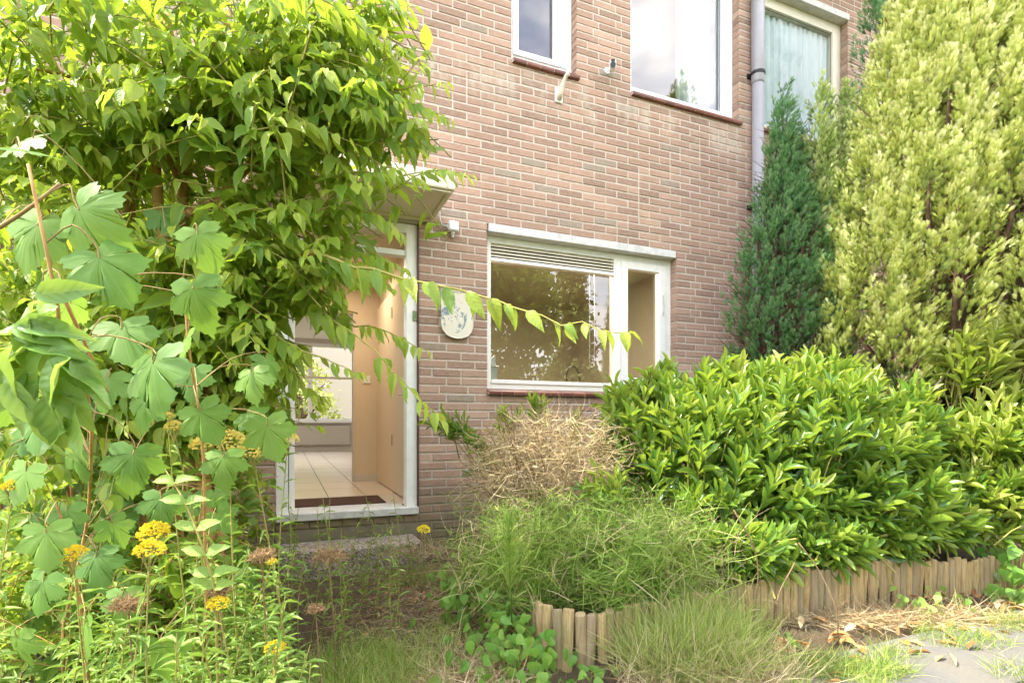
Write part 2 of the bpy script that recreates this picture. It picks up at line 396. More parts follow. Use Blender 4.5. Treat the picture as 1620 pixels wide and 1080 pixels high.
bd = empty('blind_cord', (2.47, .2, 1.4), 'looped white blind cord hanging inside the ground floor window', 'cord')
a_ = [(2.43, .2, 2.30), (2.43, .2, 1.48)] + [(2.455 - .025*math.cos(k*math.pi/8), .2, 1.48 - .035*math.sin(k*math.pi/8)) for k in range(1, 8)] + [(2.48, .2, 1.48), (2.48, .2, 2.30)]
MB().tube(a_, .0035, 5).make('cord', M['pvc'], bd, smooth=True)
box = MB(); box.box(1.495, 1.545, .14, .19, 1.30, 1.40); box.box(1.48, 1.56, .13, .2, 1.40, 1.412); box.prism([(1.49,1.412),(1.54,1.412),(1.535,1.50),(1.50,1.47)], .15, .18)
tag(box.make('window_stay', M['pvc'], None, bevel=.004), 'small white fitting in the lower left corner of the kitchen window', 'window fitting')

# --- front door opening
FL = .335
df = MB(); df.box(-.073, .002, .02, .12, .30, 2.398); df.box(.795, .873, .02, .12, .30, 2.398); df.box(.002, .795, .021, .12, 2.33, 2.398); df.box(.002, .795, .035, .11, 2.17, 2.21)
df = df.make('door_frame', M['white'], house, bevel=.004)
mb = MB(); mb.box(-.075, .873, -.04, .02, .30, .352); mb.box(.002, .795, .02, .30, .30, .345); mb.make('threshold', M['lintel'], df, bevel=.006)
pane('fanlight', .002, .795, .07, 2.21, 2.33, df)
st = MB(); n0 = 0
for i in range(9):
    a = -.075 + i*.1055; me = MB().cbox(a, a+.098, -.02, .1, .246, .296, .003); m_ = mesh('brick', me.V, me.F); set_rnd(m_, random.random()*.3); link('brick', m_, df, M['brick'])
MB().box(-.0745, .8725, -.012, .1, .247, .2995).make('mortar_bed', M['mortar'], df)
MB().box(-.075, .873, -.012, .1, -.4, .246).make('footing', M['mortar'], df)
hw = MB(); hw.box(-.35, -.30, .301, 2.05, FL, 2.45); hw.box(.913, .963, .301, 2.05, FL, 2.45); hw.box(-.35, .963, .301, 2.05, 2.45, 2.50)
hw.box(.65, .913, 2.05, 2.15, FL, 2.45); hw.box(-.35, -.18, 2.05, 2.15, FL, 2.45); hw.box(-.18, .65, 2.05, 2.15, 2.12, 2.45)
hw.make('hall_wall', M['plaster'], house)
MB().box(.655, .905, 2.036, 2.049, FL, FL+.07).make('skirting', M['room_white'], house); MB().box(.64, .652, 2.04, 2.16, FL, 2.12).make('door_lining', M['room_white'], house)
MB().box(.74, .82, 2.038, 2.049, 1.38, 1.46).make('light_switch', M['pvc'], house, bevel=.003)
# tiled floor, hall and living room
tl = NT('floor_tile'); tn = tl.noise(tl.pos((1, 8, 1)), 3, 4); tl.set(Base_Color=tl.mix(tl.attr('rnd'), tl.mix(tn, (.60,.52,.42), (.68,.60,.50)), (.70,.64,.56)), Roughness=.28)
tcache = []
for k in range(5):
    b_ = MB().cbox(0, .295, 0, .295, 0, .01, .0005); V = [(x, y, z) for x, y, z in b_.V]
    me = mesh('floor_tile', [(x, y, z-.01) for x, y, z in MB().box(0, .292, 0, .592, 0, .01).V], MB().box(0, 1, 0, 1, 0, 1).F); set_rnd(me, k/4); me.materials.append(tl.m); tcache.append(me)
fl = MB().box(-.35, .91, .301, 9.0, FL-.06, FL-.008).make('floor', M['dark_metal'], house)
for i in range(-1, 4):
    for j in range(15):
        link('floor_tile', random.choice(tcache), fl, None, None, Matrix.Translation((-.28 + i*.30, .303 + j*.60, FL)))
# back (living) room with a wide window to the far garden
lw = MB(); lw.box(-3.5, -3.45, 2.16, 9.0, FL, 2.9); lw.box(1.9, 1.95, 2.16, 9.0, FL, 2.9); lw.box(-3.45, 1.9, 2.16, 9.0, 2.85, 2.9)
lw.box(-3.45, 1.9, 9.0, 9.1, FL-.1, 1.02); lw.box(-3.45, 1.9, 9.0, 9.1, 2.75, 2.85); lw.box(1.5, 1.9, 9.0, 9.1, 1.02, 2.75); lw.box(-3.45, -3.0, 9.0, 9.1, 1.02, 2.75)
lw.make('living_room_wall', M['room_white'], house)
MB().box(-3.45, -.35, 2.16, 9.0, FL-.06, FL-.003).make('floor', tl.m, house); MB().box(.91, 1.9, 2.16, 9.0, FL-.06, FL-.003).make('floor', tl.m, house)
bw = MB(); rect_frame(bw, -3.0, 1.5, 8.98, 9.08, 1.0, 2.75, .06, .06, .06, .08)
for x in (-1.9, -.8, .42): bw.box(x, x+.09, 8.97, 9.08, 1.06, 2.67)
bw.box(-3.0, 1.5, 8.9, 8.98, .97, 1.0)
bw = bw.make('window', M['pvc'], house); 
MB().box(-2.9, 1.4, 8.88, 8.93, 1.95, 2.0).make('vent_strip', M['cream'], bw)
for i in range(60): pass
rad = empty('radiator', (-.2, 8.9, .45), 'long white ribbed radiator below the far back window', 'radiator')
rb = MB(); rb.box(-2.6, 1.3, 8.90, 8.96, .48, .90)
rb.make('radiator_panel', M['room_white'], rad)
rf = MB()
for i in range(95): rf.box(-2.58+i*.0405, -2.56+i*.0405, 8.885, 8.90, .50, .88)
rf.make('rib', M['room_white'], rad, 'stuff')
# the wall-side cupboard door and open front door leaf folded against the hall wall
dl = MB(); dl.box(.872, .910, .305, 1.02, FL+.012, 2.16); dl = dl.make('door_leaf', M['plaster'], house, bevel=.004)
dl2 = MB(); dl2.box(.876, .911, 1.03, 1.98, FL+.012, 2.16); dl2.make('cupboard_door', M['plaster'], house, bevel=.004)
for z in (.75, 1.25, 1.9): MB().box(.862, .872, 1.018, 1.032, z, z+.10).make('hinge', M['steel'], dl)
MB().tube([(.86,.42,1.18),(.83,.42,1.18),(.83,.50,1.18)], .008, 6).make('door_handle', M['steel'], dl, smooth=True)
# opened glazed door at the left of the hall
gd = MB()
def yframe(mb, x0, x1, y0, y1, z0, z1, s): mb.box(x0, x1, y0, y0+s, z0, z1); mb.box(x0, x1, y1-s, y1, z0, z1); mb.box(x0+.001, x1-.001, y0+s, y1-s, z0, z0+s*2); mb.box(x0+.001, x1-.001, y0+s, y1-s, z1-s, z1); mb.box(x0+.001, x1-.001, y0+s, y1-s, (z0+z1)/2-s*.4, (z0+z1)/2+s*.4)
yframe(gd, .005, .045, .16, 1.0, FL+.01, 2.16, .09); gd = gd.make('front_door', M['white'], house, bevel=.004)
MB().box(-.001, .0045, .15, 1.0, FL+.02, 2.15).make('door_edge', M['green_dark'], gd)
V = [(.025,.25,.53),(.025,.91,.53),(.025,.91,2.07),(.025,.25,2.07)]; m_ = mesh('pane', V, [(0,1,2,3)]); link('pane', m_, gd, M['glass'])
# spot lights in the hall ceiling: lit in the photograph
em = NT('lit_spot'); em.set(Base_Color=(1,.9,.7), Emission_Color=(1,.85,.6), Emission_Strength=4.0)
for k, (x, y) in enumerate(((.52, 1.75), (.36, 1.15))):
    sp_ = empty('ceiling_spot', (x, y, 2.45), ('rear', 'front')[k] + ' lit round spotlight in the hall ceiling', 'ceiling light', 'spotlights in the hall ceiling')
    MB().disc((x, y, 2.438), (0,0,1), .042, .012, 20).make('rim', M['white'], sp_); MB().disc((x, y, 2.434), (0,0,1), .028, .004, 16).make('bulb', em.m, sp_)
for k, (x, y, z, e) in enumerate(((.45, 1.3, 2.38, 2.2), (-.4, 5.5, 2.75, 11))):
    ld = bpy.data.lights.new('spot_and_room_fill', 'AREA'); ld.energy = e; ld.size = .3 if k == 0 else 1.5; ld.color = (1, .80, .56) if k == 0 else (1, .93, .82); lo = bpy.data.objects.new('spot_and_room_fill', ld); COL.objects.link(lo); lo.location = (x, y, z)  # first serves the hall spots; second is an added living-room fill without fitting
ld = bpy.data.lights.new('kitchen_fill', 'AREA'); ld.energy = 13; ld.size = .5; ld.color = (1, .85, .62); lo = bpy.data.objects.new('kitchen_fill', ld); COL.objects.link(lo); lo.location = (2.2, 1.0, 2.65)  # added fill lamp that brightens the kitchen, no fitting belongs to it
t = NT('coir'); t.set(Base_Color=t.ramp(t.noise(t.pos(), 160, 4), [(.3, (.04,.015,.01)), (.7, (.16,.07,.045))]), Roughness=1.0); t.bump(t.noise(t.pos(), 300, 3), 1, .01)
tag(MB().box(.02, .70, .32, .74, FL+.001, FL+.016).make('doormat', t.m, None, bevel=.003), 'dark brown coir doormat just inside the open front door', 'doormat')
for lab, z in (('small door chain plate', 1.73),): MB().box(.84, .868, .012, .02, 1.70, 1.77).make('strike_plate', M['steel'], df)
MB().tube([(.868,.012,1.695),(.885,-.006,1.695)], .004, 5).make('latch', M['dark_metal'], df)
MB().tube([(.70,.30,2.08),(.70,.30,2.13)], [.02,.02], 10).make('sensor', M['black'], df)
# canopy: flat box with a lipped, panelled underside
cp = MB(); cp.box(-.22, .99, -.57, 0.004, 2.437, 2.55); cp = cp.make('canopy', M['canopy'], house, bevel=.012)
lp = MB(); lp.box(-.20, .97, -.55, -.52, 2.425, 2.4365); lp.box(-.20, .97, -.04, -.005, 2.418, 2.4365); lp.box(.945, .97, -.52, -.04, 2.425, 2.4365); lp.box(-.2, -.175, -.52, -.04, 2.425, 2.4365); lp.make('soffit_lip', M['canopy'], cp, bevel=.003)
# brown weathered strip beside the jamb
MB().box(.8735, .884, -.004, .09, .31, 2.40).make('trim_strip', M['brown'], df)
# eaves, gutter and roof
for par, a, b in ((house, -4.3, PX-.002), (nhouse, PX+.002, 11.2)):
    mb = MB(); mb.box(a, b, -.33, .30, TOP, TOP+.04); mb.make('soffit', M['white'], par)
    g = MB(); n = 10; V = []; 
    for k in range(n+1):
        an = math.pi*k/n; V += [(a, -.39+.06*math.cos(an), TOP+.10-.075*math.sin(an)), (b, -.39+.06*math.cos(an), TOP+.10-.075*math.sin(an))]
    g.V = V; g.F = [(2*k, 2*k+1, 2*k+3, 2*k+2) for k in range(n)]; g.make('gutter', M['grey_pvc'], par)
    mb = MB(); mb.box(a, b, -.33, -.30, TOP+.04, TOP+.2); mb.make('fascia', M['green_dark'], par)
    mb = MB(); V = [(a,-.42,TOP+.16),(b,-.42,TOP+.16),(b,4.6,TOP+2.4),(a,4.6,TOP+2.4),(b,9.3,TOP+.16),(a,9.3,TOP+.16)]; mb.V = V; mb.F = [(0,1,2,3),(3,2,4,5)]
    t = NT('roof_tile'); t.set(Base_Color=(.10,.06,.045), Roughness=.8); mb.make('roof', t.m, par)
    mb = MB(); mb.box(a, b, 9.1, 9.3, -.4, .9); mb.box(a, b, 9.1, 9.3, 2.8, TOP); mb.make('rear_wall', M['mortar'], par)
MB().box(-4.35, -4.3, .0, 9.3, -.4, TOP).make('gable_wall', M['mortar'], house)
MB().box(-4.3, PX, .301, 9.1, 2.92, 2.99).make('upper_floor', M['plaster'], house)

# --- things fixed to the front wall
dp = empty('downpipe', (4.10, -.07, 0), 'grey plastic downpipe between the middle and right upstairs windows', 'downpipe')
MB().tube([(4.10,-.065,.05),(4.10,-.065,4.235)], .052, 20).make('pipe', M['grey_pvc'], dp, smooth=True)
MB().tube([(4.10,-.065,4.15),(4.10,-.065,4.17),(4.10,-.065,5.80)], [.052,.060,.060], 20).make('pipe', M['grey_pvc'], dp, smooth=True)
for z in (4.245, 3.0, 1.76):
    b_ = MB(); b_.tube([(4.10,-.065,z-.014),(4.10,-.065,z+.014)], .066, 20); b_.box(4.03, 4.17, -.012, .003, z-.02, z+.02); b_.make('bracket', M['dark_metal'], dp)
sl_ = empty('junction_box', (1.12, -.03, 2.40), 'small white outdoor junction box with cable glands beside the canopy', 'junction box')
MB().box(1.093, 1.168, -.058, -.002, 2.368, 2.443).make('housing', M['pvc'], sl_, bevel=.008)
MB().box(1.099, 1.162, -.064, -.0585, 2.374, 2.437).make('lid', M['pvc'], sl_, bevel=.004)
MB().tube([(1.128,-.03,2.368),(1.128,-.03,2.350),(1.128,-.03,2.345),(1.128,-.03,2.325)], [.017,.017,.011,.010], 10).make('cable_gland', M['lintel'], sl_)
MB().tube([(1.093,-.03,2.40),(1.078,-.03,2.40),(1.072,-.03,2.40)], [.014,.014,.009], 10).make('cable_gland', M['lintel'], sl_)
MB().tube([(1.075,-.03,2.40),(1.045,-.025,2.41),(1.035,-.02,2.45),(1.034,-.012,2.50),(1.034,-.01,2.54)], .006, 6).make('cable', M['lintel'], sl_, smooth=True)
# security camera
sc_ = empty('security_camera', (2.49, -.02, 3.9), 'small white security camera with black lens between the upstairs windows', 'security camera')
MB().disc((2.475,-.001,3.905), (0,-1,0), .026, .014, 14).make('mount', M['pvc'], sc_); MB().tube([(2.475,-.012,3.905),(2.492,-.05,3.90)], .009, 8).make('arm', M['pvc'], sc_)
bod = MB().box(-.027, .027, -.055, .06, -.030, .038); Mx = Matrix.Translation((2.47,-.10,3.888)) @ Matrix.Rotation(R(-30), 4, 'Z') @ Matrix.Rotation(R(16), 4, 'X')
bod.make('camera_body', M['pvc'], sc_, bevel=.014, matrix=Mx)
MB().disc((0,-.0555,-.006), (0,-1,0), .023, .004, 18).make('lens', M['black'], sc_, matrix=Mx); MB().box(-.017,.017,-.056,-.0535,.017,.034).make('solar_panel', M['black'], sc_, matrix=Mx)
# old lamp bracket
bk = empty('lamp_bracket', (2.02, -.04, 3.6), 'cream cast bracket left on the wall under the small upstairs window', 'wall bracket')
MB().box(1.985, 2.055, -.014, -.001, 3.535, 3.655).make('back_plate', M['white'], bk, bevel=.006)
MB().tube([(2.02,-.014,3.56),(2.02,-.035,3.60),(2.03,-.06,3.66),(2.045,-.09,3.71),(2.055,-.11,3.72)], [.022,.024,.019,.016,.02], 12).make('arm', M['cream'], bk, smooth=True)
# ceramic wall plaque with a worn blue drawing
pl = empty('wall_plaque', (1.165, -.03, 1.75), 'cream ceramic shield plaque with faded blue flowers beside the door', 'wall plaque')
o_ = [(1.045,1.93),(1.06,1.945),(1.10,1.935),(1.165,1.93),(1.23,1.935),(1.272,1.943),(1.287,1.925),(1.287,1.68),(1.275,1.64),(1.245,1.605),(1.20,1.588),(1.165,1.585),(1.125,1.59),(1.085,1.607),(1.055,1.645),(1.045,1.69)]
t = NT('glazed_ceramic'); p = t.pos(); b1 = t.noise(p, 26, 5, .7); mk = t.ramp(b1, [(.50, (0,)*3), (.56, (1,)*3)])
sx = t.n('ShaderNodeSeparateXYZ'); t.l(p, sx.inputs[0])
dx = t.math('ABSOLUTE', t.math('SUBTRACT', sx.outputs[0], 1.14)); dz = t.math('ABSOLUTE', t.math('SUBTRACT', sx.outputs[2], 1.75))
ins = t.math('LESS_THAN', t.math('ADD', t.math('POWER', t.math('DIVIDE', dx, .10), 2.0), t.math('POWER', t.math('DIVIDE', dz, .13), 2.0)), 1.0)
t.set(Base_Color=t.mix(t.math('MULTIPLY', mk, ins), t.mix(t.noise(p, 8, 5), (.66,.60,.46), (.76,.72,.60)), (.20,.27,.30)), Roughness=.35); M['ceramic'] = t.m
MB().prism(o_, -.022, -.004).make('shield', M['ceramic'], pl, bevel=.005)
rim = MB(); rim.tube([(x, -.022, z) for x, z in o_+o_[:1]], .006, 6, False); rim.make('raised_rim', M['ceramic'], pl, smooth=True)
# step
t = NT('exposed_aggregate'); f = t.n('ShaderNodeTexVoronoi'); f.inputs['Scale'].default_value = 95; t.l(t.pos(), f.inputs['Vector'])
t.set(Base_Color=t.mix(t.ramp(t.noise(t.pos(), 14, 5), [(.4, (0,)*3), (.7, (.6,)*3)]), t.ramp(f.outputs['Color'], [(.1, (.13,.10,.08)), (.5, (.36,.30,.24)), (.9, (.55,.50,.42))]), (.12,.09,.05)), Roughness=.9); t.bump(f.outputs['Distance'], .8, .008)
tag(MB().box(-.05, .83, -.36, -.045, -.05, .165).make('door_step', t.m, None, bevel=.012), 'pebbled concrete step in front of the open front door', 'step')
# ------------------------------------------------------------------ GARDEN
# garden frame: metres across (u) and into (d) the garden, turned 22.5 degrees to the facade, h = height above the path
SA, CA = math.sin(YAW), math.cos(YAW)
def G(u, d, h=0.0): return Vector((u*CA + d*SA, EYE[1] - u*SA + d*CA, h))
RT = Vector((CA, -SA, 0)); FW = Vector((SA, CA, 0)); UP = Vector((0, 0, 1))
def Ga(a):
    a = np.asarray(a, float); return np.stack([a[:,0]*CA + a[:,1]*SA, EYE[1] - a[:,0]*SA + a[:,1]*CA, a[:,2]], 1)
def nrm(a): return a / np.maximum(np.linalg.norm(a, axis=-1, keepdims=True), 1e-9)

def leaf_t(st, fold=.3, curl=.35, wave=0.0, twist=0.0):
    """st = [(t, halfwidth)] between base (0) and tip (1)"""
    V = [(0, 0, 0)]; UV = [(.5, 0)]
    for i, (t_, w) in enumerate(st):
        z = -curl*t_*t_; y = t_*(1 - .18*curl*t_); tw = twist*t_
        for k, sx_ in enumerate((-1, 0, 1)):
            V.append((sx_*w*.5*math.cos(tw), y, z + (fold*w*.22 if sx_ else 0) + sx_*w*.2*math.sin(tw) + wave*math.sin(i*2.1 + sx_)*.03)); UV.append((.5 + sx_*w*.5, t_))
    V.append((0, 1 - .18*curl, -curl)); UV.append((.5, 1)); F = []
    F += [(0, 2, 1), (0, 3, 2)]
    for i in range(len(st)-1):
        a = 1 + 3*i; b = a + 3
        F += [(a, a+1, b+1), (a, b+1, b), (a+1, a+2, b+2), (a+1, b+2, b+1)]
    a = 1 + 3*(len(st)-1); n = len(V)-1; F += [(a, a+1, n), (a+1, a+2, n)]
    return np.array(V), np.array(F), np.array(UV)
def blade_t(k=5, bend=.3, s=0.0):
    V = []; UV = []; F = []
    for i in range(k):
        t_ = i/(k-1); w = .5*(1-t_**2.2)*.999 + .001; z = bend*t_*t_; y = t_*(1 - .3*abs(bend)*t_); x = s*math.sin(t_*5)
        V += [(-w + x, y, z), (w + x, y, z)]; UV += [(.4, t_), (.6, t_)]
    for i in range(k-1):
        a = 2*i; F += [(a, a+1, a+3), (a, a+3, a+2)]
    return np.array(V), np.array(F), np.array(UV)
def stack(parts):
    V = []; F = []; UV = []; n = 0
    for v, f, u in parts: V.append(v); F.append(f + n); UV.append(u); n += len(v)
    return np.concatenate(V), np.concatenate(F), np.concatenate(UV)
def build(name, T, P, D, N, Ls, Ws, mat, parent=None, kind=None, rnd=None):
    v, f, uv = T; n = len(P); nv = len(v)
    D = nrm(D); S = nrm(np.cross(D, N)); N = np.cross(S, D)
    X = P[:,None,:] + S[:,None,:]*(v[None,:,0:1]*Ws[:,None,None]) + D[:,None,:]*(v[None,:,1:2]*Ls[:,None,None]) + N[:,None,:]*(v[None,:,2:3]*Ls[:,None,None])
    me = bpy.data.meshes.new(name); nf = len(f)
    me.vertices.add(n*nv); me.vertices.foreach_set('co', X.astype(np.float32).ravel())
    idx = (f[None] + (np.arange(n)*nv)[:,None,None]).astype(np.int32).ravel()
    me.loops.add(len(idx)); me.loops.foreach_set('vertex_index', idx)
    me.polygons.add(n*nf); me.polygons.foreach_set('loop_start', (np.arange(n*nf)*3).astype(np.int32)); me.polygons.foreach_set('loop_total', np.full(n*nf, 3, np.int32))
    me.update(calc_edges=True)
    me.polygons.foreach_set('use_smooth', np.ones(n*nf, bool))
    ul = me.uv_layers.new(name='UVMap'); U = np.tile(uv[f.ravel()], (n, 1)); ul.data.foreach_set('uv', U.astype(np.float32).ravel())
    if rnd is None: rnd = rng.random(n)
    set_rnd(me, np.repeat(rnd, nv).astype(np.float32))
    return link(name, me, parent, mat, kind)
variants = {}
def foliage(name, Ts, P, D, N, Ls, Ws, mat, parent, rnd=None, n_ind=0, kind='stuff'):
    """leaves of one plant: the n_ind that show largest are objects of their own, the rest one part"""
    P = np.asarray(P, float); D = np.asarray(D, float); N = np.asarray(N, float); Ls = np.asarray(Ls, float); Ws = np.asarray(Ws, float)
    n = len(P)
    if n == 0: return
    rnd = rng.random(n) if rnd is None else np.asarray(rnd)
    if isinstance(Ts, tuple): Ts = [Ts]
    rel = P - np.array(EYE); dep = rel @ np.array(FW); lat = rel @ np.array(RT)
    sc = Ls/np.maximum(dep, .2); sc[(np.abs(lat) > dep*.98) | (dep < .1)] = 0
    order = np.argsort(-sc); ind = order[:n_ind]; rest = order[n_ind:]
    Dn = nrm(D); S = nrm(np.cross(Dn, N)); Nn = np.cross(S, Dn)
    for i in ind:
        ti = int(rng.integers(len(Ts))); q = min(7, int(rnd[i]*8)); key = (name, mat.name, ti, q)
        if key not in variants:
            v, f, uv = Ts[ti]; me = bpy.data.meshes.new(name); me.from_pydata([tuple(a) for a in v], [], [tuple(int(c) for c in a) for a in f])
            me.polygons.foreach_set('use_smooth', [True]*len(f)); ul = me.uv_layers.new(name='UVMap'); ul.data.foreach_set('uv', uv[f.ravel()].astype(np.float32).ravel())
            set_rnd(me, (q+.5)/8); me.materials.append(mat); variants[key] = me
        Mx = Matrix(((S[i,0]*Ws[i], Dn[i,0]*Ls[i], Nn[i,0]*Ls[i], P[i,0]), (S[i,1]*Ws[i], Dn[i,1]*Ls[i], Nn[i,1]*Ls[i], P[i,1]), (S[i,2]*Ws[i], Dn[i,2]*Ls[i], Nn[i,2]*Ls[i], P[i,2]), (0,0,0,1)))
        link(name, variants[key], parent, None, None, Mx)
    if len(rest):
        # one mesh, mixing the templates: build each share and join
        tt = rng.integers(len(Ts), size=len(rest)); objs = []
        for k in range(len(Ts)):
            r = rest[tt == k]
            if len(r): objs.append((Ts[k], r))
        Vs = []; Fs = []; Us = []; Rs = []; n0 = 0
        for T, r in objs:
            v, f, uv = T; m = len(r)
            X = P[r][:,None,:] + S[r][:,None,:]*(v[None,:,0:1]*Ws[r][:,None,None]) + Dn[r][:,None,:]*(v[None,:,1:2]*Ls[r][:,None,None]) + Nn[r][:,None,:]*(v[None,:,2:3]*Ls[r][:,None,None])
            Vs.append(X.reshape(-1, 3)); Fs.append((f[None] + (np.arange(m)*len(v))[:,None,None]).reshape(-1, 3) + n0); Us.append(np.tile(uv[f.ravel()], (m, 1))); Rs.append(np.repeat(rnd[r], len(v))); n0 += m*len(v)
        V = np.concatenate(Vs).astype(np.float32); F = np.concatenate(Fs).astype(np.int32); U = np.concatenate(Us).astype(np.float32)
        me = bpy.data.meshes.new(name); me.vertices.add(len(V)); me.vertices.foreach_set('co', V.ravel()); me.loops.add(F.size); me.loops.foreach_set('vertex_index', F.ravel())
        me.polygons.add(len(F)); me.polygons.foreach_set('loop_start', (np.arange(len(F))*3).astype(np.int32)); me.polygons.foreach_set('loop_total', np.full(len(F), 3, np.int32)); me.update(calc_edges=True)
        me.polygons.foreach_set('use_smooth', np.ones(len(F), bool)); ul = me.uv_layers.new(name='UVMap'); ul.data.foreach_set('uv', U.ravel()); set_rnd(me, np.concatenate(Rs).astype(np.float32))
        return link(name, me, parent, mat, kind)

def leaf_mat(name, cols, trans=.35, tcol=None, rough=.45, vein=(.2,.3,.08), spec=.4, veins='feather', vamt=.5, coat=0):
    t = NT(name); r = t.attr('rnd'); k = len(cols)
    if 'cypress' in name:      # colour runs from darker spray base to paler tip
        uv = t.n('ShaderNodeUVMap'); sp = t.n('ShaderNodeSeparateXYZ'); t.l(uv.outputs[0], sp.inputs[0]); r = t.math('ADD', r, t.math('MULTIPLY', t.math('SUBTRACT', sp.outputs[1], .55), .55))
    base = t.ramp(r, [(i/(k-1), c) for i, c in enumerate(cols)])
    nz = t.noise(t.pos(), 45, 4); base = t.mix(t.ramp(nz, [(.4, (0,)*3), (.8, (.25,)*3)]), base, vein)
    sc2 = t.noise(t.pos(), 30, 5, .7); base = t.mix(t.ramp(sc2, [(.67, (0,)*3), (.72, (.75,)*3)]), base, (.30,.22,.06))
    h = None
    if veins:
        uv = t.n('ShaderNodeUVMap'); sp = t.n('ShaderNodeSeparateXYZ'); t.l(uv.outputs[0], sp.inputs[0]); u_, v_ = sp.outputs[0], sp.outputs[1]
        if veins == 'feather':
            du = t.math('ABSOLUTE', t.math('SUBTRACT', u_, .5))
            mid = t.math('LESS_THAN', du, .03)
            ph = t.math('SINE', t.math('MULTIPLY', t.math('SUBTRACT', v_, t.math('MULTIPLY', du, .55)), 44))
            side = t.math('GREATER_THAN', ph, .93); h = ph
            vm = t.math('MAXIMUM', mid, t.math('MULTIPLY', side, .35))
        else:
            vm = None
            for an in (90, 45, 135, 8, 172):
                c, s_ = math.cos(R(an)), math.sin(R(an)); y = t.math('SUBTRACT', v_, .13); x = t.math('SUBTRACT', u_, .5)
                cr = t.math('ABSOLUTE', t.math('SUBTRACT', t.math('MULTIPLY', x, s_), t.math('MULTIPLY', y, c)))
                al = t.math('GREATER_THAN', t.math('ADD', t.math('MULTIPLY', x, c), t.math('MULTIPLY', y, s_)), 0)
                q = t.math('MULTIPLY', t.math('LESS_THAN', cr, .0085), al)
                ph = t.math('SINE', t.math('MULTIPLY', t.math('SUBTRACT', t.math('ADD', t.math('MULTIPLY', x, c), t.math('MULTIPLY', y, s_)), cr), 60))
                q2 = t.math('MULTIPLY', t.math('MULTIPLY', t.math('GREATER_THAN', ph, .955), al), t.math('LESS_THAN', cr, .11))
                q = t.math('MAXIMUM', q, t.math('MULTIPLY', q2, .3)); vm = q if vm is None else t.math('MAXIMUM', vm, q)
            h = t.math('MULTIPLY', vm, -1)
        base = t.mix(t.math('MULTIPLY', vm, vamt), base, vein)
    t.set(Base_Color=base, Roughness=rough, Specular_IOR_Level=spec)
    if coat: t.set(Coat_Weight=coat, Coat_Roughness=.2)
    if h is not None: t.bump(h, .25, .001)
    tl = t.n('ShaderNodeBsdfTranslucent'); tc = t.mix(.65, base, tcol or (.25,.42,.05)); t.l(tc, tl.inputs[0])
    mx = t.n('ShaderNodeMixShader'); mx.inputs[0].default_value = trans; t.l(t.b.outputs[0], mx.inputs[1]); t.l(tl.outputs[0], mx.inputs[2]); t.l(mx.outputs[0], t.out.inputs[0]); return t.m
M['shrub'] = leaf_mat('shrub_leaf', [(.12,.24,.03), (.20,.34,.04), (.30,.43,.05), (.46,.53,.08)], .56, (.45,.58,.04), .42, (.22,.34,.08))
M['maple'] = leaf_mat('maple_leaf', [(.07,.18,.03), (.11,.25,.035), (.18,.33,.05)], .42, (.36,.54,.05), .5, (.26,.40,.12), veins='palm', vamt=.4)
M['near'] = leaf_mat('young_leaf', [(.13,.27,.05), (.18,.34,.07), (.24,.38,.10)], .42, (.45,.6,.08), .35, (.34,.45,.16), vamt=.4)
M['laurel'] = leaf_mat('laurel_leaf', [(.05,.15,.03), (.11,.26,.035), (.21,.37,.05), (.36,.47,.07), (.52,.56,.15)], .42, (.46,.58,.05), .30, (.22,.30,.07), .6, coat=.12, vamt=.55)
M['weed'] = leaf_mat('weed_leaf', [(.15,.28,.045), (.22,.36,.06), (.32,.44,.09)], .35, (.3,.45,.06), .5, (.22,.34,.1), veins='feather', vamt=.3)
M['ivy'] = leaf_mat('bindweed_leaf', [(.09,.24,.03), (.14,.32,.04), (.22,.38,.05)], .35, (.3,.45,.05), .45, (.25,.4,.1))
M['golden'] = leaf_mat('golden_cypress', [(.09,.15,.03), (.24,.32,.05), (.42,.50,.10), (.62,.67,.24), (.78,.78,.45)], .32, (.5,.5,.10), .6, (.42,.44,.18), veins=None)
M['cypress'] = leaf_mat('green_cypress', [(.05,.14,.045), (.10,.24,.08), (.17,.34,.12), (.28,.44,.18)], .28, (.12,.3,.06), .6, (.09,.17,.08), veins=None)
M['cypress_mid'] = leaf_mat('mixed_cypress', [(.08,.17,.05), (.17,.27,.06), (.32,.42,.11), (.55,.60,.28)], .25, (.3,.4,.08), .6, (.25,.32,.1), veins=None)
M['fern'] = leaf_mat('horsetail_green', [(.13,.26,.03), (.20,.35,.045), (.31,.44,.07), (.48,.52,.16)], .3, (.3,.45,.06), .6, (.2,.3,.08), veins=None)
M['grass'] = leaf_mat('grass_green', [(.13,.25,.03), (.24,.36,.05), (.40,.46,.11), (.58,.54,.25)], .3, (.35,.45,.08), .6, (.3,.32,.12), veins=None)
M['straw'] = leaf_mat('dry_straw', [(.22,.14,.07), (.42,.31,.16), (.60,.48,.27), (.74,.62,.38)], .12, (.5,.4,.2), .8, (.45,.36,.22), veins=None)
M['umbel'] = leaf_mat('dead_umbel', [(.22,.13,.06), (.34,.22,.11), (.44,.30,.16)], .12, (.5,.35,.2), .8, (.35,.22,.12), veins=None)
M['dead'] = leaf_mat('fallen_leaf', [(.30,.12,.04), (.42,.20,.06), (.50,.33,.14), (.55,.45,.26)], .15, (.5,.25,.06), .6, (.5,.34,.16))
M['yellow'] = leaf_mat('yellow_flower', [(.70,.52,.01), (.82,.66,.02), (.85,.74,.08)], .25, (.8,.6,.05), .6, (.7,.5,.05), veins=None)
M['dull_yellow'] = leaf_mat('fading_flower', [(.55,.44,.07), (.66,.56,.10), (.72,.62,.18)], .25, (.6,.5,.1), .6, (.5,.38,.12), veins=None)
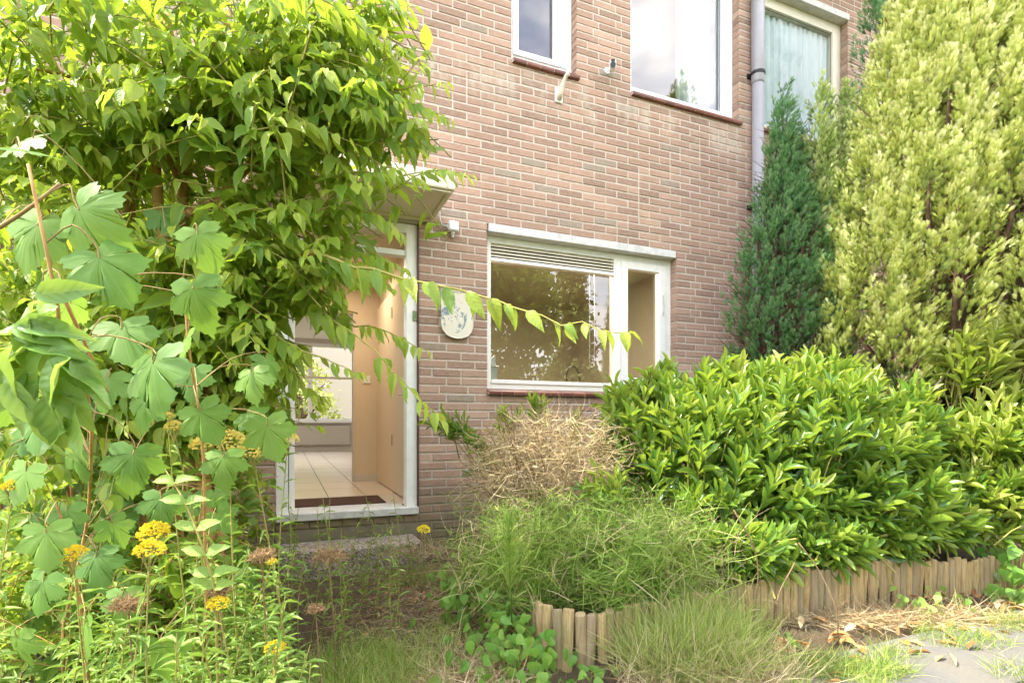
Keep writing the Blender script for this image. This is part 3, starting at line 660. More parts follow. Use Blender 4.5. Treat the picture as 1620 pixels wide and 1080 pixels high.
def bark(name, a, b, c, sc=30):
    t = NT(name); p = t.pos((1, 1, .35)); n = t.noise(p, sc, 7, .7); t.set(Base_Color=t.ramp(n, [(.25, a), (.5, b), (.75, c)]), Roughness=.85); t.bump(n, .7, .006); return t.m
M['bark'] = bark('shrub_bark', (.20,.10,.03), (.46,.27,.09), (.58,.38,.15))
M['stem_green'] = bark('green_stem', (.22,.20,.05), (.30,.28,.07), (.36,.24,.08), 12)
M['stem_red'] = bark('red_petiole', (.22,.12,.05), (.28,.20,.07), (.30,.28,.09), 12)
M['bark_dark'] = bark('conifer_bark', (.05,.028,.015), (.11,.06,.035), (.18,.11,.07))
M['bark_grey'] = bark('laurel_bark', (.14,.11,.07), (.26,.21,.14), (.36,.30,.2))

# ---- ground
SEG = [(4.6, 3.45), (2.876, 3.12), (2.399, 2.98), (1.962, 2.85), (1.532, 2.68), (.98, 2.47), (.497, 2.24), (.298, 2.13), (.19, 2.13), (.12, 2.18), (.085, 2.32), (-.03, 2.75), (-.12, 3.2), (-.15, 3.5)]
SEGW = [G(u, d) for u, d in SEG]
poly = np.array([(p.x, p.y) for p in SEGW] + [(1.0, 0.0), (9, 0.0), (9, -2.2)])
def inside(x, y):
    n = len(poly); c = np.zeros(x.shape, bool); j = n-1
    for i in range(n):
        xi, yi = poly[i]; xj, yj = poly[j]
        c ^= ((yi > y) != (yj > y)) & (x < (xj-xi)*(y-yi)/(yj-yi+1e-12) + xi); j = i
    return c
def bumpy(x, y):
    return .012*np.sin(x*7.1+1)*np.sin(y*6.3) + .007*np.sin(x*19+y*13) + .004*np.sin(x*41-y*37)
nx_, ny_ = 260, 130
gx, gy = np.meshgrid(np.linspace(-4.4, 9, nx_), np.linspace(-6.2, -.003, ny_)); ins = inside(gx, gy)
gz = bumpy(gx, gy) + np.where(ins & inside(gx, gy - .13) & inside(gx - .12, gy), .15, 0.0) + np.where((~ins) & (gx < .0) & (gy > -3.2), .03, 0)
gz -= np.where((gx > 1.2) & (gy < -2.2) & (~ins), .012, 0)
gV = np.stack([gx, gy, gz], 2).reshape(-1, 3)
gF = [(j*nx_+i, j*nx_+i+1, (j+1)*nx_+i+1, (j+1)*nx_+i) for j in range(ny_-1) for i in range(nx_-1)]
t = NT('garden_soil'); p = t.pos(); n1 = t.noise(p, 9, 8, .7); n2 = t.noise(t.pos((1, 1, 1)), 130, 5, .75)
c = t.ramp(n2, [(.25, (.045,.028,.016)), (.5, (.13,.085,.05)), (.72, (.27,.19,.12))]); c = t.mix(t.ramp(n1, [(.45, (0,)*3), (.65, (.7,)*3)]), c, (.11,.10,.04))
t.set(Base_Color=c, Roughness=1.0); t.bump(t.math('ADD', n2, n1), .9, .02); M['soil'] = t.m
tag(link('soil_ground', mesh('soil_ground', gV.tolist(), gF, True), None, M['soil']), kind='structure')
t = NT('far_ground'); t.set(Base_Color=t.ramp(t.noise(t.pos(), .6, 8), [(.35, (.06,.09,.03)), (.65, (.16,.15,.10))]), Roughness=1.0)
tag(MB().box(-300, 300, -300, -6.15, -.2, -.03).make('ground', t.m), kind='structure'); tag(MB().box(-300, 300, 9.35, 300, -.2, -.03).make('rear_garden', t.m), kind='structure')
tag(MB().box(-300, -4.36, -6.15, 9.35, -.2, -.03).make('side_garden', t.m), kind='structure'); tag(MB().box(9.0, 300, -6.15, 9.35, -.2, -.03).make('side_garden', t.m), kind='structure')
# concrete paving, slab by slab
t = NT('paving_concrete'); p = t.pos(); n = t.noise(p, 150, 5, .7); m = t.noise(p, 3.5, 7, .65)
c = t.mix(t.ramp(m, [(.4, (0,)*3), (.7, (.55,)*3)]), t.ramp(n, [(.3, (.09,.088,.085)), (.7, (.17,.168,.16))]), (.22,.19,.12)); c = t.mix(t.attr('rnd'), c, (.15,.145,.14))
t.set(Base_Color=c, Roughness=.92); t.bump(t.math('ADD', n, m), .6, .006); M['slab'] = t.m
pv = link('paving', mesh('paving', MB().box(1.44, 6.5, -6.1, -2.36, -.09, -.035).V, MB().box(0, 1, 0, 1, 0, 1).F), None, M['soil'], 'structure')
for i in range(9):
    for j in range(7):
        x = 1.46 + i*.60 - (.3 if j % 2 else 0); y = -2.79 - j*.44
        if x < 1.3: x = 1.2
        mb = MB(); mb.box(0, .590, 0, .430, -.05, 0); me = mesh('slab', mb.V, mb.F); set_rnd(me, random.random()*.35); me.materials.append(M['slab'])
        o = link('slab', me, pv, None, None, Matrix.Translation((x, y, .017 + random.uniform(-.003, .003))) @ Matrix.Rotation(random.gauss(0, .006), 4, 'X') @ Matrix.Rotation(random.gauss(0, .004), 4, 'Z'))
        b = o.modifiers.new('b', 'BEVEL'); b.width = .006; b.segments = 2
# log edging: half-round stakes side by side
t = NT('stake_wood'); p = t.pos((1, 1, .06)); g = t.noise(p, 160, 6, .7); s2 = t.noise(t.pos((1, 1, .5)), 9, 6, .6)
c = t.ramp(g, [(.28, (.20,.12,.05)), (.5, (.50,.35,.15)), (.72, (.64,.49,.27))]); c = t.mix(t.attr('rnd'), c, t.mix(.65, c, (.24,.20,.14)))
c = t.mix(t.ramp(s2, [(.5, (0,)*3), (.72, (.6,)*3)]), c, (.16,.17,.06)); t.set(Base_Color=c, Roughness=.85); t.bump(g, .8, .004); M['stake'] = t.m
edge = empty('log_edging', tuple(SEGW[5]), 'low weathered row of half-round wooden stakes edging the laurel bed', 'garden edging')
svar = []
for k in range(8):
    mb = MB(); r = .0215 + .001*(k % 3); top = 0; n = 10
    secs = [(-.30, r*.97), (-.02, r), (-.006, r*.97), (0, r*.82)]
    for zz, rr in secs:
        for j in range(n):
            a = math.pi*2*j/n; mb.V.append((rr*math.cos(a)*1.0, rr*math.sin(a)*(.95 if math.sin(a) < 0 else .45), zz + (.004*math.cos(a+k) if zz == 0 else 0)))
    for s_ in range(3):
        for j in range(n): A = s_*n+j; B = s_*n+(j+1) % n; mb.F.append((A, B, B+n, A+n))
    mb.F.append(tuple(3*n+j for j in range(n))); me = mesh('stake', mb.V, mb.F, False); set_rnd(me, k/7); me.materials.append(M['stake']); svar.append(me)
acc = 0; ns = 0
for a, b in zip(SEGW[:-1], SEGW[1:]):
    Ls_ = (b-a).length; dirv = (b-a).normalized()
    while acc < Ls_:
        p_ = a + dirv*acc; zt = .215 + .022*math.sin(p_.x*3) + random.gauss(0, .010)
        an = math.atan2(dirv.y, dirv.x) + math.pi
        link('stake', random.choice(svar), edge, None, None, Matrix.Translation((p_.x, p_.y, zt)) @ Matrix.Rotation(an + random.gauss(0, .08), 4, 'Z') @ Matrix.Rotation(random.gauss(0, .035), 4, 'X') @ Matrix.Rotation(random.gauss(0, .03), 4, 'Y')); ns += 1
        acc += .0445 + random.uniform(-.001, .003)
    acc -= Ls_

# ---- leaf templates
OV = [leaf_t([(.07,.48), (.22,.88), (.42,1.0), (.62,.78), (.80,.42), (.91,.17)], f, c, 1, tw) for f, c, tw in ((.4,.2,0), (.6,.35,.25), (.3,.08,-.3), (.8,.5,.1))]
OVD = OV
LAU = [leaf_t([(.15,.42), (.42,.92), (.68,1.0), (.88,.55)], f, c, .3, tw) for f, c, tw in ((.5,.12,0), (.8,.25,.2), (.6,-.05,-.2), (.9,.35,0))]
LAN = [leaf_t([(.15,.6), (.4,1.0), (.7,.6)], f, c, 0, tw) for f, c, tw in ((.6,.4,0), (.8,.8,.3), (.5,.15,-.3))]
HEART = [leaf_t([(-.0,.7), (.2,1.0), (.5,.85), (.8,.35)], f, c, 1, 0) for f, c in ((.2,.2), (.4,.35))]
BL = [blade_t(5, b) for b in (.1, .35, .7, -.3)] + [blade_t(6, .5, .06)]
def maple_t(cup=.25, seed=0):
    half = [(.015,.03),(.10,-.05),(.20,-.11),(.28,-.09),(.35,-.10),(.44,-.04),(.40,.02),(.43,.07),(.37,.13),(.33,.165),(.38,.19),(.43,.19),(.48,.25),(.47,.29),(.57,.37),(.50,.40),(.49,.47),(.42,.47),(.37,.53),(.31,.51),(.265,.53),(.275,.60),(.24,.64),(.27,.69),(.215,.74),(.22,.80),(.14,.83),(.12,.89),(.06,.91),(.0,1.0)]
    rs = np.random.default_rng(seed); out = half + [(-x, y) for x, y in reversed(half[:-1])]
    out = [(x*(1+rs.normal(0, .03)), y + rs.normal(0, .008)) for x, y in out]; n = len(out); c = (0, .13)
    V = [(0, .13, 0)]; UV = [(.5, .13)]
    def zz(x, y):
        r = math.hypot(x, y-.13); a = math.degrees(math.atan2(y-.13, x)); dv = min(abs((a-k+180) % 360-180) for k in (90, 45, 135, 8, 172))
        return -cup*r*r*1.2 - .0012*(22-min(22, abs(22-dv)))*r*1.0 + .03*math.sin(x*9+seed)*r
    for x, y in out: m_ = (x*.5, .13+(y-.13)*.5); V.append((*m_, zz(*m_))); UV.append((m_[0]+.5, m_[1]))
    for x, y in out: V.append((x, y, zz(x, y))); UV.append((x+.5, y))
    F = []
    for i in range(n):
        j = (i+1) % n
        if i == n-1: continue
        F += [(0, 1+i, 1+j), (1+i, 1+n+i, 1+n+j), (1+i, 1+n+j, 1+j)]
    return np.array(V), np.array(F), np.array(UV)
MAP = [maple_t(.12, 1), maple_t(.28, 2), maple_t(.45, 3)]

# ---- the big drooping shrub by the door
BLOBS = [(-1.488, 1.7, 2.061, 0.397, 0.35, 0.337, 95), (-1.082, 1.75, 2.134, 0.388, 0.35, 0.327, 110), (-0.734, 1.85, 2.202, 0.324, 0.3, 0.259, 85), (-0.554, 1.9, 2.302, 0.166, 0.2, 0.177, 30), (-0.54, 1.85, 1.986, 0.237, 0.25, 0.194, 50), (-1.344, 1.8, 1.811, 0.399, 0.3, 0.231, 70), (-0.861, 1.8, 1.874, 0.315, 0.3, 0.189, 60), (-0.41, 1.85, 1.813, 0.162, 0.18, 0.108, 4), (-0.712, 1.85, 1.684, 0.237, 0.25, 0.162, 30), (-0.669, 1.85, 1.49, 0.13, 0.2, 0.13, 16), (-0.885, 1.85, 1.468, 0.216, 0.3, 0.237, 55), (-1.307, 2.0, 1.393, 0.35, 0.35, 0.28, 50), (-1.789, 2.1, 1.465, 0.319, 0.35, 0.368, 45), (-0.953, 1.9, 1.194, 0.177, 0.25, 0.155, 30), (-1.176, 2.1, 1.122, 0.221, 0.3, 0.221, 35), (-1.746, 2.2, 1.001, 0.436, 0.3, 0.308, 50), (-1.076, 2.25, 2.394, 0.735, 0.3, 0.341, 70), (-1.973, 2.45, 1.922, 0.457, 0.25, 0.858, 70), (-1.488, 2.5, 1.446, 0.438, 0.2, 0.496, 45), (-0.957, 2.0, 1.067, 0.105, 0.2, 0.257, 34), (-0.887, 1.9, 1.327, 0.111, 0.2, 0.133, 14), (-1.503, 2.3, 1.084, 0.403, 0.3, 0.268, 60), (-1.959, 2.3, 1.084, 0.268, 0.3, 0.322, 50), (-1.309, 2.2, 1.771, 0.308, 0.3, 0.231, 40), (-1.064, 1.9, 1.194, 0.177, 0.2, 0.244, 40), (-1.397, 1.9, 1.105, 0.266, 0.25, 0.244, 50), (-1.663, 1.9, 1.283, 0.177, 0.25, 0.288, 40), (-1.041, 1.75, 1.44, 0.225, 0.2, 0.123, 30), (-1.097, 2.0, 0.88, 0.163, 0.2, 0.163, 30), (-1.61, 2.0, 0.74, 0.303, 0.2, 0.163, 34)]
TWIGS = [[(-0.525, 1.8, 2.105), (-0.378, 1.8, 2.179), (-0.29, 1.8, 2.185)], [(-0.525, 1.8, 2.042), (-0.353, 1.78, 2.051), (-0.212, 1.75, 2.049)], [(-0.504, 1.8, 2.0), (-0.336, 1.8, 2.011), (-0.2, 1.75, 1.93)], [(-0.525, 1.8, 1.874), (-0.42, 1.8, 1.885), (-0.298, 1.8, 1.853)], [(-0.545, 1.8, 1.8559999999999999), (-0.38, 1.75, 1.77), (-0.28, 1.7, 1.7)], [(-0.587, 1.8, 1.793), (-0.40800000000000003, 1.75, 1.751), (-0.25, 1.75, 1.76)], [(-0.626, 1.85, 1.727), (-0.441, 1.8, 1.633), (-0.36, 1.75, 1.56)], [(-0.615, 1.7, 1.486), (-0.443, 1.65, 1.422), (-0.205, 1.6, 1.351), (-0.036, 1.55, 1.297), (0.07, 1.5, 1.248), (0.203, 1.45, 1.204), (0.302, 1.4, 1.187)], [(-0.842, 1.9, 1.549), (-0.691, 1.85, 1.382), (-0.525, 1.8, 1.244), (-0.429, 1.75, 1.175), (-0.317, 1.7, 1.049), (-0.212, 1.65, 0.96)], [(-0.863, 2.0, 1.51), (-0.66, 1.95, 1.337), (-0.466, 1.9, 1.283), (-0.335, 1.85, 1.22), (-0.284, 1.8, 1.192)], [(-0.861, 1.8, 1.307), (-0.715, 1.75, 1.205), (-0.575, 1.7, 1.148), (-0.47, 1.68, 1.107)], [(-0.554, 1.9, 2.369), (-0.453, 1.85, 2.364), (-0.357, 1.8, 2.315)], [(-0.842, 1.9, 1.615), (-0.687, 1.9, 1.593), (-0.518, 1.85, 1.533), (-0.357, 1.8, 1.465)], [(-0.865, 1.9, 1.283), (-0.734, 1.85, 1.101), (-0.648, 1.85, 1.015)], [(-0.693, 1.8, 1.601), (-0.609, 1.8, 1.454), (-0.557, 1.8, 1.349)]]
BRANCHES = [[(-1.176, 2.1, 0.043), (-1.25, 2.1, 0.876), (-1.22, 2.05, 1.476), (-1.214, 2.0, 1.743), (-1.16, 1.95, 2.065), (-1.219, 1.9, 2.391)], [(-1.254, 2.15, 0.022), (-1.355, 2.15, 0.624), (-1.433, 2.1, 1.22), (-1.398, 1.98, 1.828), (-1.166, 1.85, 1.932), (-1.071, 1.8, 2.063), (-0.945, 1.8, 2.273)], [(-1.152, 2.1, 0.043), (-1.139, 2.1, 0.631), (-1.12, 2.0, 1.207), (-1.042, 1.9, 1.682), (-0.842, 1.85, 1.878), (-0.609, 1.8, 2.0)], [(-1.258, 2.2, 0.0), (-1.127, 2.1, 0.876), (-0.957, 2.0, 1.3), (-0.798, 1.9, 1.504), (-0.633, 1.75, 1.501)], [(-1.309, 2.2, 0.0), (-1.617, 2.2, 0.873), (-1.74, 2.1, 1.489), (-1.663, 1.9, 1.881)], [(-1.148, 2.05, 0.4), (-1.167, 2.0, 1.113), (-1.24, 1.95, 1.519), (-1.242, 1.9, 1.77), (-1.213, 1.85, 1.878)], [(-1.031, 1.88, 1.718), (-1.101, 1.85, 1.667), (-1.147, 1.82, 1.661)], [(-1.19, 2.0, 1.72), (-1.264, 1.9, 2.036), (-1.386, 1.8, 2.084), (-1.488, 1.7, 2.061)]]
def curve(pts, n):
    pts = [np.array(p, float) for p in pts]; P = [2*pts[0]-pts[1]] + pts + [2*pts[-1]-pts[-2]]; out = []; m = len(pts)-1
    for k in range(n+1):
        s = min(k/n*m, m-1e-6); i = int(s); f = s-i; a, b, c, d = P[i:i+4]
        out.append(.5*((2*b) + (-a+c)*f + (2*a-5*b+4*c-d)*f*f + (-a+3*b-3*c+d)*f**3))
    return np.array(out)
def drooping_leaves(path, Lf, out, droop=.9, step=None, aspect=.45, ylw=0.0):
    """opposite pairs along a twig, hanging"""
    step = step or Lf*.55; seg = np.linalg.norm(np.diff(path, axis=0), axis=1); cum = np.concatenate([[0], np.cumsum(seg)]); tot = cum[-1]; s = step*rng.uniform(.3, .9)
    while s < tot + .001:
        q = np.array([np.interp(s, cum, path[:,k]) for k in range(3)]); i = min(len(path)-2, max(0, int(np.searchsorted(cum, s))-1)); tdir = nrm(path[i+1]-path[i])
        side = nrm(np.cross(tdir, [0, 0, 1.0]) + 1e-6)
        for sg in (-1, 1):
            if rng.random() < (.1 if Lf < .1 else .2): continue
            f = s/tot; l = Lf*(1 - .45*f*f)*rng.uniform(.75, 1.15)
            D = side*sg*rng.uniform(.25, .85) + tdir*rng.uniform(.15, .9) + np.array([0, 0, -droop*rng.uniform(.55, 1.2)])
            N = np.array([0, 0, .8]) + side*sg*.3 - np.array(FW)*.55 + rng.normal(0, .35, 3)
            out.append((q + side*sg*.006, D, N, l, l*aspect*rng.uniform(.85, 1.15), min(1, max(0, rng.normal(.42 + .35*f*f + ylw, .22)))))
        s += step*rng.uniform(.8, 1.2)
    D = nrm(path[-1]-path[-2]) + np.array([0, 0, -.5]); out.append((path[-1], D, np.array([0, 0, 1.0]) + rng.normal(0, .3, 3), Lf*.5, Lf*.2, .9))
def emit(name, Ts, out, mat, parent, n_ind):
    P, D, N, Ls, Ws, r = (np.array([o[k] for o in out]) for k in range(6)); return foliage(name, Ts, P, D, N, Ls, Ws, mat, parent, r, n_ind)
base = G(-1.2, 2.1)
shrub = empty('garden_shrub', tuple(base), 'tall arching green shrub with drooping pointed leaves left of the front door', 'shrub')
for k, b in enumerate(BRANCHES):
    pth = curve(Ga(b), 22); r0 = (.030, .032, .024, .018, .018, .028, .022, .012)[k]
    pth = pth + rng.normal(0, .003, pth.shape)
    MB().tube([tuple(q) for q in pth], list(np.linspace(r0, r0*.45, len(pth))), 9).make('branch', M['bark'], shrub, smooth=True)
tw = MB(); out = []
for k, b in enumerate(TWIGS):
    pth = curve(Ga(b), 16); long = k in (7, 8); pth[1:-1] += rng.normal(0, .006 if long else .003, (15, 3))
    MB().tube([tuple(q) for q in pth], list(np.linspace(.0045, .0012, len(pth))), 6).make('twig', M['stem_green'], shrub, smooth=True)
    drooping_leaves(pth, (.062 if k in (4, 5) else .085) if not long else .105, out, .8, .042 if not long else .062, .40, .1)
for (u, d, h, ru, rd, rh, n) in BLOBS:
    for _ in range(int(n*.85)):
        a = rng.normal(0, 1, 3); a /= np.linalg.norm(a); rr = rng.random()**.45
        c = np.array([u + a[0]*ru*rr, d + a[1]*rd*rr, h + a[2]*rh*rr])
        ln = rng.uniform(.18, .42); dr = np.array([rng.normal(.25, .7), rng.normal(-.25, .45), rng.uniform(-.15, .55)])
        dr = dr/np.linalg.norm(dr)*ln; p0 = c - dr*.5; p1 = c + np.array([0, 0, .02]); p2 = c + dr*.5 + np.array([0, 0, -.05])
        pth = curve(Ga([p0, p1, p2]), 6); tw.tube([tuple(q) for q in pth], [.0028, .0028, .0026, .0022, .0018, .0014, .001], 4, False)
        drooping_leaves(pth, rng.uniform(.075, .12), out, rng.uniform(.25, 1.0), None, rng.uniform(.34, .46), rng.normal(0, .12))
tw.make('twig', M['stem_green'], shrub, 'stuff', True)
# a bare opening in the leaves where the thick stems fork
def bare(o):
    r = np.array(o[0]) - np.array(EYE); dd = r @ np.array(FW); uu = (r @ np.array(RT))/dd; hh = r[2]/dd
    return dd < 1.95 and ((uu + .63)/.085)**2 + ((hh - .435)/.095)**2 < 1 and rng.random() < .93
out = [o for o in out if not bare(o)]
emit('leaf', OV, out, M['shrub'], shrub, 300)

# ---- maple saplings in front of and below it
MAPLE = [(-0.947, 1.083, 1.493, 0.12, -10), (-1.053, 1.143, 1.543, 0.12, 200), (-0.686, 0.891, 1.278, 0.13, -40), (-0.876, 0.969, 1.272, 0.13, -120), (-0.657, 0.891, 1.189, 0.13, -55), (-0.853, 0.969, 1.159, 0.13, -100), (-0.758, 1.061, 1.105, 0.13, -60), (-0.614, 0.923, 1.015, 0.14, -75), (-0.705, 1.238, 1.343, 0.13, -70), (-0.619, 1.061, 1.173, 0.13, -80), (-1.05, 1.285, 1.198, 0.12, -90), (-0.678, 1.21, 0.943, 0.12, -60), (-0.733, 1.371, 0.83, 0.12, -80), (-0.888, 1.285, 0.972, 0.12, -110), (-0.697, 1.571, 1.106, 0.11, -60), (-0.711, 1.469, 1.053, 0.12, -80), (-0.828, 1.173, 0.843, 0.13, -90), (-0.787, 1.285, 1.115, 0.12, -100), (-0.581, 1.311, 0.904, 0.13, -70), (-0.743, 1.571, 0.968, 0.11, -20), (-1.092, 1.318, 0.707, 0.1, -90), (-0.984, 1.143, 0.681, 0.12, -80), (-0.99, 1.285, 0.597, 0.12, -70), (-1.128, 1.285, 0.537, 0.12, -100), (-0.957, 1.21, 0.463, 0.12, -90), (-0.893, 1.371, 0.723, 0.12, -85), (-1.14, 1.571, 0.629, 0.11, -60), (-1.063, 1.469, 0.444, 0.12, -80), (-1.177, 1.285, 0.403, 0.12, -90), (-0.822, 1.285, 0.387, 0.12, -80), (-1.17, 1.285, 0.8, 0.12, -100), (-1.104, 1.371, 0.838, 0.12, -80), (-1.488, 2.057, 1.718, 0.12, -80), (-1.002, 1.21, 1.105, 0.12, -60), (-1.141, 1.238, 0.993, 0.13, -90), (-1.059, 1.21, 0.922, 0.12, -80), (-1.09, 1.714, 1.58, 0.12, -60), (-1.124, 1.347, 0.966, 0.11, -50), (-0.975, 1.285, 1.025, 0.12, -100), (-0.874, 1.469, 1.053, 0.12, -90)]
STEMS = [[(-1.45, 1.75, 0.3), (-1.3, 1.65, 0.62), (-1.05, 1.35, 0.85), (-0.86, 1.1, 1.0), (-0.787, 0.95, 1.072), (-0.756, 0.9, 1.15), (-0.76, 0.88, 1.248), (-0.786, 0.88, 1.371)], [(-0.896, 1.6, 0.185), (-0.849, 1.5, 0.547), (-0.8, 1.4, 0.901), (-0.774, 1.3, 1.117), (-0.789, 1.3, 1.299)], [(-1.173, 1.5, 0.232), (-1.111, 1.4, 0.444), (-1.103, 1.35, 0.651), (-1.092, 1.3, 0.753)], [(-0.851, 0.9, 1.276), (-0.786, 0.88, 1.299), (-0.751, 0.9, 1.349)], [(-0.787, 0.95, 1.172), (-0.821, 1.1, 1.014)]]
def scr_dir(an, fwd=-.15):
    a = R(an); return np.array(RT)*math.cos(a) + np.array([0, 0, math.sin(a)]) + np.array(FW)*fwd
mdef = [('tall maple sapling with broad lobed leaves at the left edge, reddish leaf stalks', 0), ('maple sapling rising through the middle of the big shrub', 1), ('low maple sapling growing among the weeds in the lower left corner', 2)]
mroots = [empty('maple_sapling', tuple(G(STEMS[i][0][0], STEMS[i][0][1])), lab, 'sapling') for lab, i in mdef]
ml = {0: [], 1: [], 2: []}
spath = {i: curve(Ga(s), 20) for i, s in enumerate(STEMS)}
own = {0: 0, 1: 1, 2: 2, 3: 0, 4: 0}
for i, s in spath.items():
    if i < 3: s = np.vstack([[s[0][0], s[0][1], 0], s])
    MB().tube([tuple(q) for q in s], list(np.linspace(.0045 if i < 3 else .0035, .0025, len(s))), 8).make('stem', M['bark'] if i != 3 else M['stem_red'], mroots[own[i]], smooth=True)
petb = {0: MB(), 1: MB(), 2: MB()}
def maple_leaf(c, D, N, size, rn):
    D = nrm(D); b = c - D*size*.45
    best = min(((np.linalg.norm(s - b, axis=1).min(), i) for i, s in spath.items())); i = best[1]; s = spath[i]
    j = int(np.argmin(np.linalg.norm(s - b, axis=1) + .3*np.maximum(0, s[:,2]-b[2]))); q = s[j]
    if np.linalg.norm(q-b) > .32: q = b + nrm(q-b)*.2
    o = own[i]; cv = curve([q, (q+b)/2 + np.array([0, 0, .025]) + rng.normal(0, .006, 3), b + D*size*.02 + np.array([0, 0, .012]), b + D*size*.13], 9); petb[o].tube([tuple(k) for k in cv], .0014, 5, False)
    ml[o].append((b, D, N, size*.86, size*.93, rn))
for (u, d, h, size, an) in MAPLE:
    maple_leaf(Ga([(u, d, h)])[0], scr_dir(an, rng.uniform(-.5, .05)), -np.array(FW)*.55 + np.array([0, 0, .75]) + rng.normal(0, .32, 3), size, rng.uniform(.2, 1))
for _ in range(120):
    px = rng.uniform(-.93, -.49); d = rng.uniform(1.75, 2.5); py = rng.uniform(-.47, .15)
    if px > -.55 and py > .0: continue
    maple_leaf(Ga([(px*d, d, .95 + py*d)])[0], scr_dir(rng.uniform(-130, -40), rng.uniform(-.5, .1)), -np.array(FW)*.7 + np.array([0, 0, .6]) + rng.normal(0, .3, 3), rng.uniform(.08, .12), rng.uniform(0, .8))
for k in range(3):
    petb[k].make('leaf_stalk', M['stem_red'], mroots[k], 'stuff', True); emit('leaf', MAP, ml[k], M['maple'], mroots[k], 300)

# ---- leafy undergrowth filling the left bed up to the wall
ug = empty('undergrowth_shrub', tuple(G(-1.9, 3.0)), 'dense dark leafy undergrowth behind the saplings, between shrub and wall', 'shrub'); out = []; tw = MB()
for _ in range(620):
    d = rng.uniform(2.3, 3.3); k_ = rng.uniform(-1.15, -.47); u = k_*d; h = rng.uniform(.05, 2.3 if k_ < -.6 else 1.5)
    if k_ > -.52 and h > 1.0: continue
    dr = np.array([rng.normal(.1, .6), rng.normal(-.3, .4), rng.uniform(-.1, .8)]); dr = dr/np.linalg.norm(dr)*rng.uniform(.2, .4); c_ = np.array([u, d, h]); pth = curve(Ga([c_ - dr*.5, c_, c_ + dr*.5 - [0, 0, .04]]), 6)
    tw.tube([tuple(q) for q in pth], .0018, 4, False); drooping_leaves(pth, rng.uniform(.07, .10), out, rng.uniform(.3, .8), None, .5, -.3)
for _ in range(14):
    u = rng.uniform(-2.8, -1.75); tw.tube([tuple(G(u, 2.9, 0)), tuple(G(u+rng.normal(0, .2), 2.8, .9)), tuple(G(u+rng.normal(0, .3), 2.8, 1.9))], [.012, .009, .004], 6, False)
for _ in range(420):
    d = rng.uniform(1.7, 2.5); k_ = rng.uniform(-1.0, -.5); h = rng.uniform(.02, .55); c_ = np.array([k_*d, d, h]); dr = np.array([rng.normal(0, .6), rng.normal(-.2, .4), rng.uniform(.1, .9)]); dr = dr/np.linalg.norm(dr)*rng.uniform(.12, .28)
    pth = curve(Ga([c_ - dr*.5, c_, c_ + dr*.5]), 5); tw.tube([tuple(q) for q in pth], .0016, 4, False); drooping_leaves(pth, rng.uniform(.05, .085), out, rng.uniform(.1, .6), None, .42, -.1)
tw.make('twig', M['bark'], ug, 'stuff', True); emit('leaf', OV, out, M['shrub'], ug, 0)

# ---- pale young shoot very near on the left
NEAR = [(-0.543, 0.628, 1.031, 0.11, -80), (-0.639, 0.725, 1.009, 0.11, -110), (-0.601, 0.725, 1.018, 0.11, -50), (-0.724, 0.786, 1.051, 0.11, -150), (-0.642, 0.786, 0.977, 0.11, -60), (-0.765, 0.857, 0.98, 0.11, -100), (-0.874, 1.047, 1.103, 0.11, -20), (-0.978, 1.047, 1.133, 0.11, 160), (-0.837, 1.047, 0.926, 0.11, -75), (-1.073, 1.178, 1.184, 0.11, 120), (-0.892, 1.047, 0.938, 0.11, -95), (-0.795, 0.857, 0.995, 0.11, -130), (-0.819, 1.047, 1.036, 0.11, -30)]
nr = empty('young_shoot', tuple(G(-.95, .95)), 'pale glossy young shoot with long pointed leaves close by at the left edge', 'sapling')
MB().tube([tuple(G(-1.02, .98, 0)), tuple(G(-.98, .96, .5)), tuple(G(-.93, .93, .9)), tuple(G(-.86, .90, 1.09))], [.007, .006, .005, .003], 8).make('stem', M['stem_green'], nr, smooth=True)
out = []
for (u, d, h, size, an) in NEAR:
    D = scr_dir(an, rng.uniform(-.25, .25)); D = nrm(D); c = Ga([(u/d*.85 + rng.normal(0, .01), .85, .95+(h-.95)/d*.85)])[0]; out.append((c - D*size*.5, D, -np.array(FW)*.6 + np.array([0, 0, .7]) + rng.normal(0, .3, 3), size, size*.42, rng.random()))
for _ in range(14):
    an = rng.uniform(-170, 10); D = nrm(scr_dir(an, rng.uniform(-.4, .3))); q = Ga([(-.74 + rng.normal(0, .03), .85 + rng.normal(0, .02), 1.06 + rng.normal(0, .05))])[0]; out.append((q, D, -np.array(FW)*.7 + np.array([0, 0, .6]) + rng.normal(0, .3, 3), .10, .038, rng.random()))
emit('leaf', OV, out, M['near'], nr, 60)

# ---- privet-like arching stem with paired oval leaves
pv_ = empty('paired_leaf_stem', tuple(G(-.66, 1.25)), 'arching stem with neat pairs of oval leaves among the yellow flowers', 'plant')
pth = curve(Ga([(-0.799, 1.25, 0.841), (-0.74, 1.22, 0.779), (-0.693, 1.2, 0.698), (-0.668, 1.2, 0.621), (-0.658, 1.2, 0.579)]), 18); MB().tube([tuple(q) for q in pth] + [tuple(G(-.65, 1.22, 0))], list(np.linspace(.0018, .003, 19)) + [.004], 6).make('stem', M['stem_green'], pv_, smooth=True)
out = []
for k in range(2, 18, 3):
    q = pth[k]
    for sg in (-1, 1): out.append((q, np.array(RT)*sg*.9 + np.array([0, 0, .35]) - np.array(FW)*.2, np.array([0, 0, .7]) - np.array(FW)*.7, .062*rng.uniform(.85, 1.15), .028, rng.uniform(.4, 1)))
out.append((pth[0], scr_dir(150), np.array([0, 0, 1.]), .04, .018, .9))
emit('leaf', OV, out, M['weed'], pv_, 60)

